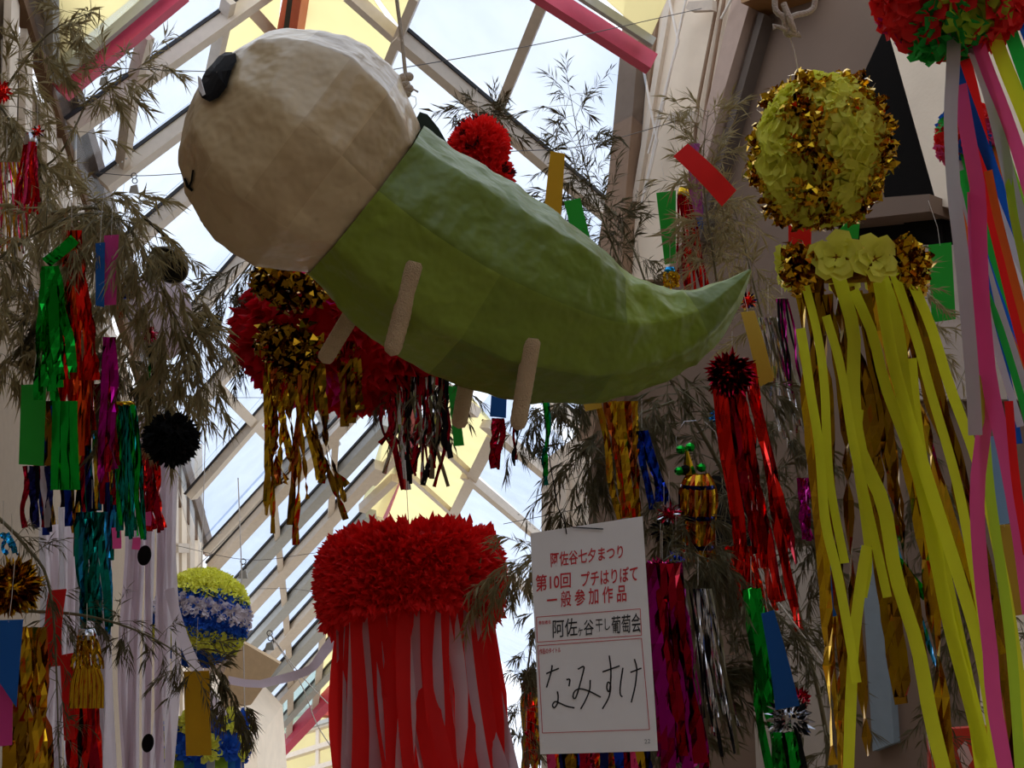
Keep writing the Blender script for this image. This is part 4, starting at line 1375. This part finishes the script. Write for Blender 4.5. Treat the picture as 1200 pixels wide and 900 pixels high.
foil_tassel('foil_tassel', 'short maroon foil strip right of the front yarn leg', 604, 500, 4.4, 6, 2, 606, 545, 4, [M['f_crimson'], M['t_black']], 4)
foil_tassel('foil_tassel', 'dark green foil strip under the belly beside the cream pillar', 640, 470, 4.4, 6, 2, 643, 566, 5, [M['f_green'], M['f_teal']], 6)
foil_tassel('foil_tassel', 'red tinsel tassel hanging under the purple card above the tail', 801, 228, 4.8, 14, 13, 815, 350, 34, [M['f_crimson'], M['f_red']], 3.2, cap=M['f_gold'], crinkle=.4)
foil_tassel('foil_tassel', 'small gold foil tassel with blue top resting against the tail', 785, 318, 4.6, 13, 8, 788, 338, 18, [M['f_gold']], 4, cap=M['f_skyblue'], top_h=5)
foil_tassel('foil_tassel', 'silver tinsel bunch right of the faded yellow card', 900, 372, 4.5, 20, 16, 935, 520, 46, [M['f_silver'], M['f_silver'], M['stem']], 4.5, crinkle=.5)
foil_tassel('foil_tassel', 'purple tinsel strands left of the gold ring', 916, 350, 4.4, 14, 7, 930, 460, 20, [M['f_magenta'], M['t_black']], 3)
foil_tassel('foil_tassel', 'green foil tassel behind the blue card, lower right', 880, 690, 3.8, 16, 6, 920, 905, 36, [M['f_green']], 13, crinkle=.25, yj=.05)
foil_tassel('foil_tassel', 'green foil tassel under the silver flower at the bottom', 922, 858, 3.5, 26, 6, 935, 960, 30, [M['f_green'], M['f_green'], M['t_black']], 10, crinkle=.25, yj=.05)
foil_tassel('foil_tassel', 'gold foil streamers beside the left yellow streamer, lower right', 972, 690, 3.5, 10, 3, 990, 930, 16, [M['f_gold']], 9, crinkle=.4)
foil_tassel('foil_tassel', 'silver tinsel tassel beside the magenta foil', 818, 690, 3.66, 30, 22, 842, 880, 52, [M['f_silver'], M['stem'], M['f_silver'], M['t_black']], 4, crinkle=.6, yj=.3)
foil_tassel('foil_tassel', 'orange and red strips below the tall red tassel', 868, 640, 4.15, 40, 6, 890, 720, 40, [M['f_red'], M['f_orange']], 6, crinkle=.4)
foil_tassel('foil_tassel', 'mixed pink, navy and gold streamers below the white sheet', 700, 872, 3.4, 120, 15, 708, 1010, 124, [M['f_pink'], M['f_gold'], M['f_navy'], M['f_darkgold'], M['f_blue'], M['f_crimson']], 12, crinkle=.3, yj=.02)
foil_tassel('foil_tassel', 'yellow and red tassel seen between the red streamers and the white sheet', 620, 800, 5.2, 18, 8, 622, 905, 24, [M['f_gold'], M['f_copper'], M['f_red']], 6, crinkle=.4)
# magenta pompom at the sheet's edge, silver flower, green bows, lantern
def tinsel_ball(name, label, px, py, d, rpx, ms, n=240, cat='ornament', flat=1.0):
    c = at(px, py, d)
    r = rpx * d / FPX
    t = thing(name, label, cat, c)
    mb = MB()
    ellipsoid(mb, c, RT * r * .5, F * r * .5, UP * r * .5 * flat, 10, 6)
    mb.build('core', ms[0], t, True)
    mb = MB()
    for i in range(n):
        sd = sph_dir(i, n, .5)
        dv = RT * sd.x + F * sd.y + UP * sd.z * flat
        petal(mb, c + dv * r * .45, dv.normalized(), r * .6, r * .22, mi=i % len(ms), spread=.4)
    mb.build('tufts', ms, t, kind='stuff')
    cord('string', [c, c + UP * (r + .12)], .001, M['white_wire'], t, 4)
    return t
tinsel_ball('tinsel_pompom', 'magenta tinsel pompom at the right edge of the white sheet', 774, 676, 3.65, 22, [M['f_magenta'], M['f_pink']])
tinsel_ball('foil_flower', 'silver and black foil flower under the blue card', 926, 842, 3.55, 28, [M['f_silver'], M['t_black'], M['f_silver']], 90)
tinsel_ball('foil_flower', 'crimson foil flower beside the silver one', 936, 820, 3.62, 16, [M['f_crimson']], 60)
tinsel_ball('foil_flower', 'crimson and silver foil flower above the magenta tassel', 784, 602, 4.3, 15, [M['f_crimson'], M['f_silver']], 60)
tinsel_ball('foil_flower', 'dark tuft of brown tinsel beside the gold lantern', 778, 622, 4.3, 18, [M['stem'], M['t_black']], 120)
tinsel_ball('foil_ball', 'turquoise foil ball behind the tall red tassel', 842, 488, 4.2, 11, [M['f_skyblue']], 60)
tinsel_ball('foil_flower', 'red and blue foil flower at the top of the faded yellow card', 876, 352, 4.4, 12, [M['f_red'], M['f_navy'], M['f_gold']], 60)
tinsel_ball('paper_flower', 'small dark red paper flower between red streamers and white sheet', 617, 860, 4.9, 6, [M['f_crimson']], 30)
tinsel_ball('tinsel_pompom', 'dark grey-green tuft hanging left of the white sheet', 620, 795, 5.0, 13, [M['leafdark'], M['t_black']], 120)
tinsel_ball('foil_flower', 'blue foil flower behind the magenta tassel', 792, 655, 4.0, 12, [M['f_blue']], 40)
# gold lantern with green bows
c = at(818, 590, 4.4)
k = 4.4 / FPX
t = thing('foil_lantern', 'gold foil lantern with blue bands and green foil bows behind the sheet', 'lantern', c)
for i in range(18):
    a = 2 * pi * i / 18
    o = RT * cos(a) + F * sin(a)
    ribbon('foil_slat', [c + UP * 34 * k + o * 10 * k, c + UP * 18 * k + o * 19 * k, c + o * 20 * k, c - UP * 30 * k + o * 17 * k, c - UP * 66 * k + o * 18 * k], 6.5 * k, M['f_gold'] if i % 3 else M['f_copper'], t, crinkle=.3, twist=.2, seg=12)
for h in (20, -16, -50):
    mb = MB()
    lathe(mb, c + UP * h * k, [(20 * k, 2.5 * k), (21 * k, 0), (20 * k, -2.5 * k)], UP, 16)
    mb.build('band', M['f_navy'], t, True)
mb = MB()
lathe(mb, at(806, 542, 4.4), [(.001, 20 * k), (9 * k, -14 * k), (.001, -13 * k)], UP + RT * -.1, 8)
mb.build('foil_cone', M['f_gold'], t)
for x, y in ((798, 527), (809, 524), (796, 552), (822, 548), (803, 550)):
    mb = MB()
    ellipsoid(mb, at(x, y, 4.38), RT * 6 * k, F * 6 * k, UP * 5.5 * k, 8, 5)
    mb.build('bow', M['f_green'] if x != 803 else M['t_black'], t)
cord('wire_hoop', [at(793, 525, 4.4), at(792, 512, 4.4), at(802, 494, 4.4), at(816, 493, 4.4)], .0025, M['f_silver'], t)
cord('wire_hoop', [at(826, 494, 4.4), at(838, 506, 4.4), at(842, 520, 4.4)], .0025, M['f_silver'], t)
# orange sign board among the streamers
def board(pxs, d, m, label, letters):
    cc = [at(x, y, d) for x, y in pxs]
    t = thing('shop_board', label, 'sign', cc[3])
    mb = MB(); mb.prism(cc, F * .02); mb.build('board', m, t)
    for polys, mm, dz in letters:
        mb = MB(); mb.prism([at(x, y, d - dz) for x, y in polys], F * .003); mb.build('lettering', mm, t)
board([(1166, 792), (1330, 770), (1340, 1000), (1178, 1000)], 3.7, mat('orange_board', (216, 74, 44), .6), 'orange shop board with a black and white letter at the right edge',
      [([(1180, 832), (1198, 820), (1215, 822), (1215, 880), (1186, 875)], M['sign'], .004), ([(1186, 834), (1215, 824), (1215, 872), (1200, 868), (1200, 846)], M['ink'], .008)])
board([(1088, 856), (1180, 850), (1186, 1000), (1092, 1000)], 3.9, mat('orange_red_board', (206, 66, 46), .6), 'orange board edge low behind the yellow streamers', [([(1122, 880), (1132, 868), (1140, 890), (1130, 905)], M['sign'], .004)])

# ================================================================ LEFT CLUSTER
# left foil ornaments
t, c = foil_tassel('foil_tassel', 'bright green foil kite-like tassel with a pleated end in the left bamboo', 58, 312, 2.86, 14, 9, 68, 470, 44, [M['f_green']], 12, crinkle=.35, yj=.3)
prib('foil_strip', [(88, 280), (72, 294), (54, 308)], 2.84, 13, M['f_green'], t, crinkle=.15, twist=.1)
for i in range(5):
    prib('pleat', [(66 + i * 5, 470, 2.84 + .012 * (i % 2)), (65 + i * 5.4, 520, 2.84 + .012 * (i % 2)), (64 + i * 6.3, 574, 2.84 + .012 * (i % 2))], 3.2, 8, M['f_green'], t, twist=.25)
foil_tassel('foil_tassel', 'orange foil tassel behind the green foil in the left bamboo', 84, 270, 2.92, 14, 12, 92, 520, 40, [M['f_orange'], M['f_orange'], M['f_red']], 9, crinkle=.4, yj=.3)
prib('foil_strip', [(135, 325), (139, 350), (143, 372)], 3.4, 8, M['f_orange'], t, crinkle=.1)
foil_tassel('foil_tassel', 'magenta foil tassel low in the left bamboo', 128, 395, 2.95, 8, 6, 128, 560, 26, [M['f_magenta'], M['f_crimson']], 9, crinkle=.5)
foil_tassel('foil_tassel', 'teal tinsel tassel with a gold band below the left bamboo', 146, 474, 3.1, 24, 20, 156, 630, 34, [M['f_teal'], M['f_teal'], M['f_green']], 4.5, cap=M['f_gold'], crinkle=.3, top_h=4, yj=.12)
foil_tassel('foil_tassel', 'mixed gold and blue foil strips hanging behind the wide green card', 62, 470, 3.5, 40, 12, 74, 622, 70, [M['f_gold'], M['f_navy'], M['f_blue'], M['f_darkgold']], 9, crinkle=.2, yj=.2)
foil_tassel('foil_tassel', 'long gold, blue and wine foil strips in the middle of the left cluster', 112, 450, 3.5, 36, 14, 118, 640, 50, [M['f_gold'], M['f_skyblue'], M['f_crimson'], M['f_navy'], M['f_teal']], 8, crinkle=.25, yj=.35)
foil_tassel('foil_tassel', 'wine red tinsel tassel right of the teal tinsel', 172, 520, 3.4, 16, 10, 178, 625, 26, [M['f_crimson'], M['f_red']], 6, crinkle=.35)
foil_tassel('foil_tassel', 'dark green strips with pale edges under the small pink flower', 178, 405, 3.3, 8, 4, 182, 480, 18, [M['t_black'], M['f_green'], M['f_silver']], 4)
foil_tassel('foil_tassel', 'wine and navy foil strips below the wide green card', 42, 546, 3.3, 30, 7, 44, 622, 34, [M['f_crimson'], M['t_white'], M['f_navy'], M['t_black']], 8, crinkle=.15)
foil_tassel('foil_tassel', 'teal and blue foil strips hanging low over the white streamers', 108, 600, 3.4, 34, 8, 112, 745, 40, [M['f_teal'], M['f_skyblue'], M['f_teal']], 9, crinkle=.25)
foil_tassel('foil_tassel', 'red tinsel tassel with a small head at the upper left', 36, 166, 3.0, 14, 18, 32, 248, 26, [M['f_red'], M['f_pink'], M['f_crimson']], 3, cap=M['f_silver'], crinkle=.3, top_h=10)
foil_tassel('foil_tassel', 'silver and pink tinsel strands at the upper left edge', 8, 190, 3.1, 30, 18, 14, 300, 44, [M['f_silver'], M['f_pink'], M['f_gold']], 2.2, crinkle=.4)
foil_tassel('foil_tassel', 'wide gold foil streamers at the lower left', 30, 735, 3.1, 40, 12, 36, 950, 60, [M['f_gold'], M['f_gold'], M['f_darkgold'], M['f_copper']], 14, crinkle=.6, yj=.05)
foil_tassel('foil_tassel', 'dark red strips under the gold lantern', 98, 815, 3.3, 30, 8, 98, 960, 36, [M['f_crimson'], M['f_red'], M['t_black']], 10, crinkle=.15, yj=.03)
foil_tassel('foil_tassel', 'turquoise foil curl at the left edge', 4, 625, 3.0, 10, 3, 14, 652, 22, [M['f_skyblue']], 7)
tinsel_ball('tinsel_pompom', 'gold foil pompom at the lower left edge', 14, 688, 3.0, 36, [M['f_gold'], M['f_darkgold']], 260)
tinsel_ball('foil_flower', 'small pink and red flower in the left bamboo', 176, 392, 3.25, 11, [M['f_crimson'], M['f_pink']], 50)
tinsel_ball('foil_flower', 'blue and gold foil knot beside the pink card', 147, 345, 3.35, 11, [M['f_blue'], M['f_gold']], 50)
tinsel_ball('foil_flower', 'red foil bow at the top of the orange tassel', 76, 262, 3.4, 22, [M['f_orange'], M['f_red']], 60, flat=.5)
tinsel_ball('foil_flower', 'white foil star at the left of the green foil tassel', 36, 346, 3.25, 12, [M['f_silver'], M['t_white']], 40)
tinsel_ball('foil_flower', 'red bud of foil at the upper left edge', 2, 108, 3.0, 12, [M['f_red']], 60, flat=1.4)
tinsel_ball('foil_flower', 'small red and white bird-like knot above the red tinsel', 44, 154, 3.0, 8, [M['f_red'], M['t_black'], M['t_white']], 40)
# gold lantern of fine strips
t, c = foil_tassel('foil_lantern', 'small gold tinsel lantern hanging over dark red strips, lower left', 102, 745, 3.2, 20, 26, 102, 785, 38, [M['f_gold'], M['f_gold'], M['f_darkgold']], 2.6, cap=M['f_silver'], crinkle=.1, top_h=8, cat='lantern', yj=.1)
for i in range(30):
    u = (i + .5) / 30 - .5
    prib('foil_strip', [(102 + u * 26, 780), (102 + u * 38, 800), (101 + u * 40, 830)], 3.2, 2.6, M['f_gold'] if i % 4 else M['f_copper'], t, twist=.3, crinkle=.1, seg=8)
# white streamers and black fringe
c = at(188, 370, 4.3)
t = thing('white_streamer_ornament', 'white paper ball with long white streamers behind the left bamboo leaves', 'ornament', c)
mb = MB()
r = 36 * 4.3 / FPX
ellipsoid(mb, c, RT * r, F * r, UP * r * 1.5, 18, 12)
mb.build('paper_ball', M['t_white'], t, True)
for i in range(12):
    x0 = 148 + i * 5
    prib('streamer', [(x0 + 2, 480 + rnd(0, 40), 4.3), (x0 + rnd(-5, 5), 640, 4.25), (x0 + rnd(-8, 6), 780, 4.2), (x0 + rnd(-10, 8), 930, 4.15)], 4.2, rnd(6, 11), M['t_white'] if i % 3 else M['t_mauve'], t, twist=.3)
prib('streamer', [(198, 690, 4.2), (212, 740, 4.15), (226, 775, 4.1), (246, 815, 4.1), (262, 840, 4.1)], 4.2, 12, M['t_white'], t, twist=.3)
c = at(201, 515, 2.95)
t = thing('black_fringe_ball', 'black tissue fringe ball hanging at the edge of the left cluster', 'ornament', c)
r = 30 * 2.95 / FPX
mb = MB()
ellipsoid(mb, c, RT * r * .8, F * r * .8, UP * r * .85, 16, 10)
mb.build('core', M['black'], t, True)
mb = MB()
for i in range(420):
    sd = sph_dir(i, 420, .4)
    petal(mb, c + sd * r * .75, (sd + DOWN * .2).normalized(), r * .4, r * .22, spread=.3)
mb.build('tufts', M['t_black'], t, kind='stuff')
t = thing('white_streamer_bunch', 'bunch of plain white streamers at the left below the foil strips', 'streamers', at(90, 600, 4.2))
for i in range(15):
    x0 = 50 + i * 5.6
    prib('streamer', [(x0, 596 + rnd(-6, 26), 4.2), (x0 + rnd(-4, 4), 700, 4.2), (x0 + rnd(-5, 5), 800, 4.15), (x0 + rnd(-6, 6), 930, 4.1)], 4.2, rnd(7, 11), M['t_white'] if i % 4 else M['t_grey'], t, twist=.25)
for (x, y, w_, h_, lab) in ((169, 651, 8, 12, 'black oval paper disc on the white streamers, the upper one'), (173, 871, 7, 11, 'black oval paper disc on the white streamers, the lower one')):
    mb = MB()
    d = 4.05
    mb.prism([at(a, b, d) for a, b in oval(x, y, w_, h_, .15)], F * .004)
    tag(mb.build('paper_disc', M['black'], None), lab, 'paper disc')
t = thing('pink_tab_strip', 'two pink paper tabs on strips below the teal tinsel', 'paper card', at(136, 618, 3.3))
prib('tab', [(136, 618), (137, 632), (137, 643)], 3.3, 10, M['t_pink'], t, twist=.1)
prib('tab', [(172, 600), (173, 608), (172, 616)], 3.3, 9, M['t_pink'], t, twist=.1)
prib('tab', [(160, 630), (160, 636), (159, 644)], 3.3, 9, M['t_pink'], t, twist=.1)
# black lamp disc seen against the glass
c = at(199, 309, 3.2)
k = 3.2 / FPX
t = thing('lamp_shade', 'round black lamp shade against the glass roof at the left', 'lamp', c)
ax = (UP * -.55 - F * .75 + RT * -.2).normalized()
mb = MB()
lathe(mb, c, [(.001, -14 * k), (10 * k, -13 * k), (20 * k, -6 * k), (24 * k, 4 * k), (23.4 * k, 4 * k), (19 * k, -4 * k), (.001, -8 * k)], ax, 28)
mb.build('shade', mat('black_lamp_paint', (40, 38, 42), .4), t, True)
mb = MB()
lathe(mb, c, [(24.6 * k, 2.5 * k), (24.8 * k, 5 * k), (23.4 * k, 5 * k)], ax, 28)
mb.build('rim', M['grey'], t, True)
cord('stem', [c - ax * 13 * k, c - ax * 30 * k, c - ax * 34 * k + UP * .1 - RT * .12], .005, M['black'], t)

# ================================================================ BAMBOO
bamboo('bamboo branch reaching up across the glass at the upper left', [(-40, 230), (60, 190), (110, 110), (165, 80), (195, 84)], 3.6, 42, 22, 62, 26, droop=.45, m='leaf')
bamboo('thin bamboo branch crossing the yellow sheet in the top left corner', [(-30, 160), (30, 70), (70, 30), (110, 14)], 3.5, 38, 22, 62, 26, droop=.4)
bamboo('bamboo branch at the left edge above the red tinsel', [(-60, 60), (-10, 110), (40, 190), (60, 240)], 3.3, 44, 24, 75, 26, droop=.9)
bamboo('bamboo branch with drooping leaf curtain over the orange foil', [(-40, 330), (40, 275), (100, 250), (160, 262)], 3.0, 64, 28, 90, 28, droop=1.3)
bamboo('bamboo branch arching right over the white paper ball', [(60, 250), (120, 245), (160, 280), (200, 360), (235, 440)], 3.15, 80, 28, 85, 28, droop=1.2)
bamboo('low bamboo branch behind the wide green card', [(-50, 470), (10, 420), (50, 380), (90, 360)], 3.4, 56, 26, 85, 28, droop=1.0)
bamboo('bamboo branch hanging above the black fringe ball', [(100, 300), (150, 370), (190, 450), (205, 490)], 3.35, 60, 26, 70, 26, droop=1.3)
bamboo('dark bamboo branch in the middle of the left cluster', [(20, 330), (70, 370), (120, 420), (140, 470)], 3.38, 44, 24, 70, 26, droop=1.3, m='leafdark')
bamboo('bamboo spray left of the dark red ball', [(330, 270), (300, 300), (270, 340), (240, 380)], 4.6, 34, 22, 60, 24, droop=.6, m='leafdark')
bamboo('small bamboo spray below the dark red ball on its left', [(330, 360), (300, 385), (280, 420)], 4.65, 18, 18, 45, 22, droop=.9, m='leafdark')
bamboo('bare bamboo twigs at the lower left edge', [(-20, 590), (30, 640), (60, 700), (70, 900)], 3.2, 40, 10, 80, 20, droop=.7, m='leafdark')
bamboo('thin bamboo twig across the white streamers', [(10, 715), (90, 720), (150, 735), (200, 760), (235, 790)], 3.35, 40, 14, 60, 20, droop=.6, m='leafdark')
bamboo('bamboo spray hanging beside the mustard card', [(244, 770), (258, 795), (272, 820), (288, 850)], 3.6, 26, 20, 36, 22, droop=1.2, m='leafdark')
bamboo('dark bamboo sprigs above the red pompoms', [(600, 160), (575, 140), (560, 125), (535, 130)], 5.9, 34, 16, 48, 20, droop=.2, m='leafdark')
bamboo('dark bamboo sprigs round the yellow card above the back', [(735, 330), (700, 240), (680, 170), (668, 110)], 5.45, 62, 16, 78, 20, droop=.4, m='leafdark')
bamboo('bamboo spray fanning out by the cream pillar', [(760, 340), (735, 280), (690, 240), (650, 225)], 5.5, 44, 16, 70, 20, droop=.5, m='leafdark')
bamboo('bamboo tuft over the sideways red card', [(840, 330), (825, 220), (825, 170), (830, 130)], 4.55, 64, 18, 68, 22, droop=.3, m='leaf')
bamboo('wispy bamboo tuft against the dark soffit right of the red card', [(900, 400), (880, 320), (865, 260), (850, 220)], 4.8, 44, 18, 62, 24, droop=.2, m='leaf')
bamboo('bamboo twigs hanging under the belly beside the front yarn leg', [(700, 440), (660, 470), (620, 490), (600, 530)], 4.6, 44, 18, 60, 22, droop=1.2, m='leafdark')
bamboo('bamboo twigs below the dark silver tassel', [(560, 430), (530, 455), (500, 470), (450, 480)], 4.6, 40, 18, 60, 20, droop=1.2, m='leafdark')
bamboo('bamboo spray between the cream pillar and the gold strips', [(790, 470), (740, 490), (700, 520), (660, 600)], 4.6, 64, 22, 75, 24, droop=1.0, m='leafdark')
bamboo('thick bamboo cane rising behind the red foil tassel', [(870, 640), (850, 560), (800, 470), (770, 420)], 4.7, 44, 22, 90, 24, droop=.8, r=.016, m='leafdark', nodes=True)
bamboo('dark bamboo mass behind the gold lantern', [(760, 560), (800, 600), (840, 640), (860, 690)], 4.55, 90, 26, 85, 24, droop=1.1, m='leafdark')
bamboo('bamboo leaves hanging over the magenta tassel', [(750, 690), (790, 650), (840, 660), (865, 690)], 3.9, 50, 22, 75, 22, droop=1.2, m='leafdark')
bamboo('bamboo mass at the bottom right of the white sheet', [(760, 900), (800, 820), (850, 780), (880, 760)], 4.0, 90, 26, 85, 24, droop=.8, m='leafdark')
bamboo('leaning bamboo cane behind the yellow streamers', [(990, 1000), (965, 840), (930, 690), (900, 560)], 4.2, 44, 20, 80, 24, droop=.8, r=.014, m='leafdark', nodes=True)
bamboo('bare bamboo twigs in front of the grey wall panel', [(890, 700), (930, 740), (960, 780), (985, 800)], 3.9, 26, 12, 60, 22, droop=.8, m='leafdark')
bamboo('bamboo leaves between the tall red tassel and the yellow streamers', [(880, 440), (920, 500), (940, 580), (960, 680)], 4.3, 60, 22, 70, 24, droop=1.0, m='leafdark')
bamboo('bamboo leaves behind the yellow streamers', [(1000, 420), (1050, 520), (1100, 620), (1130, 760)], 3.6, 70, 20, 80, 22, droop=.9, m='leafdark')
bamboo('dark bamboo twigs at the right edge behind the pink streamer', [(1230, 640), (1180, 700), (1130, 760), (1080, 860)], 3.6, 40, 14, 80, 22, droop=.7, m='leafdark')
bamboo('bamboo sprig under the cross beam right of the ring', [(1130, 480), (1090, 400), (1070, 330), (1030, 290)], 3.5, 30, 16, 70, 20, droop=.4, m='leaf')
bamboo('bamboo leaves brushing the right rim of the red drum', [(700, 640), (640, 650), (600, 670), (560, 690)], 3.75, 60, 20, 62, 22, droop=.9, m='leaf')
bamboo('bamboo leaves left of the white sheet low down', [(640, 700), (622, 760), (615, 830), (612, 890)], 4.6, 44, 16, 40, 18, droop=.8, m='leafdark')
# thin bare sticks
cord_t = thing('white_stick', 'thin white stick slanting across the lower right wall', 'stick', at(912, 706, 3.9))
cord('stick', [at(912, 706, 3.9), at(978, 795, 3.9)], .004, M['white_wire'], cord_t, 6)
cord('cross_stick', [at(914, 745, 3.92), at(980, 792, 3.9)], .003, M['stem'], cord_t, 6)

# ================================================================ WIRES ACROSS THE STREET
def wire(label, pxs, ds, r=.003, m='steelwire', name='steel_cable', cat='cable'):
    pts = [at(x, y, d) for (x, y), d in zip(pxs, ds)]
    t = thing(name, label, cat, pts[0])
    cord('strand', catmull(pts, 16), r, M[m], t, 5)
    return t
wire('dark steel cable from above the paper figure to the upper wall anchor', [(440, 85), (640, 50), (822, 10)], [6.5, 7.0, 7.6])
wire('dark steel cable from the red pompoms to the lower wall anchor', [(590, 178), (690, 170), (800, 140)], [6.0, 6.8, 7.6])
wire('steel cable across the glass left of the beige head, the upper', [(20, 70), (120, 79), (245, 84)], [7.0, 6.9, 6.8])
wire('steel cable across the glass left of the beige head, the lower', [(110, 202), (160, 206), (222, 203)], [7.6, 7.4, 7.2])
wire('steel cable across the left glass with a small ring', [(205, 468), (300, 466), (380, 470)], [11, 10.5, 10])
wire('steel cable over the blue and yellow ball', [(200, 638), (290, 656), (370, 648)], [12, 11.5, 11])
wire('steel cable beside the red drum', [(300, 690), (340, 690), (372, 694)], [14, 13.5, 13])
wire('steel cable over the right roof above the white sheet', [(590, 614), (650, 602), (720, 588)], [9, 8.6, 8.2])
wire('pale cord rising steeply over the left roof', [(205, 690), (270, 625), (330, 560), (400, 490)], [9, 9, 9, 9], .004, 'white_wire', 'pale_cord', 'cord')
wire('white cord from a hook down behind the red streamers', [(316, 742), (352, 800), (372, 850), (400, 892)], [10, 10, 10, 10], .005, 'white_wire', 'pale_cord', 'cord')
wire('second white cord from the hook, slanting right', [(316, 742), (350, 788), (385, 825), (404, 842)], [10, 10, 10, 10], .005, 'white_wire', 'pale_cord', 'cord')
wire('white cord hanging straight beside the blue and yellow ball', [(279, 560), (284, 700), (287, 850)], [9.0, 8.6, 8.5], .005, 'white_wire', 'pale_cord', 'cord')
def ring_hook(label, x, y, d, s=1.0):
    t = thing('pulley_hook', label, 'hook', at(x, y, d))
    k = d / FPX * s
    mb = MB()
    for (dx, dy, r1) in ((0, 0, 3.2), (1, 6, 3.0)):
        pts = [at(x, y, d) + RT * (dx + r1 * cos(a)) * k - UP * (dy + r1 * sin(a)) * k for a in [2 * pi * i / 14 for i in range(15)]]
        mb.tube(pts, .6 * k, 5)
    mb.build('ring', M['steelwire'], t, True)
    mb = MB()
    mb.prism([at(x, y, d) + RT * (a * k) - UP * (b * k) for a, b in ((-4, 12), (3, 10), (5, 20), (-6, 20))], F * .02)
    mb.build('clamp', M['grey'], t)
ring_hook('small ring hook with clamp on the lower left cable', 157, 206, 7.4)
ring_hook('small ring hook on the cable at the upper left', 122, 79, 6.9)
ring_hook('ring hook on the cable over the blue and yellow ball', 285, 658, 11.5)
ring_hook('black ring hook where two white cords meet', 316, 742, 10)
ring_hook('ring on the cable across the left glass', 240, 468, 10.7)
prb = thing('loose_streamer', 'single pale mauve paper streamer blowing across towards the tan board', 'streamer', at(268, 797, 5.2))
prib('streamer', [(402, 735, 4.0), (384, 758, 4.3), (366, 782, 4.6), (350, 790, 4.8), (325, 797, 5), (300, 802, 5.1), (268, 797, 5.2)], 5.2, 10, M['t_mauve'], prb, twist=.5)

# every part that repeats keeps shared meshes; nothing below this line
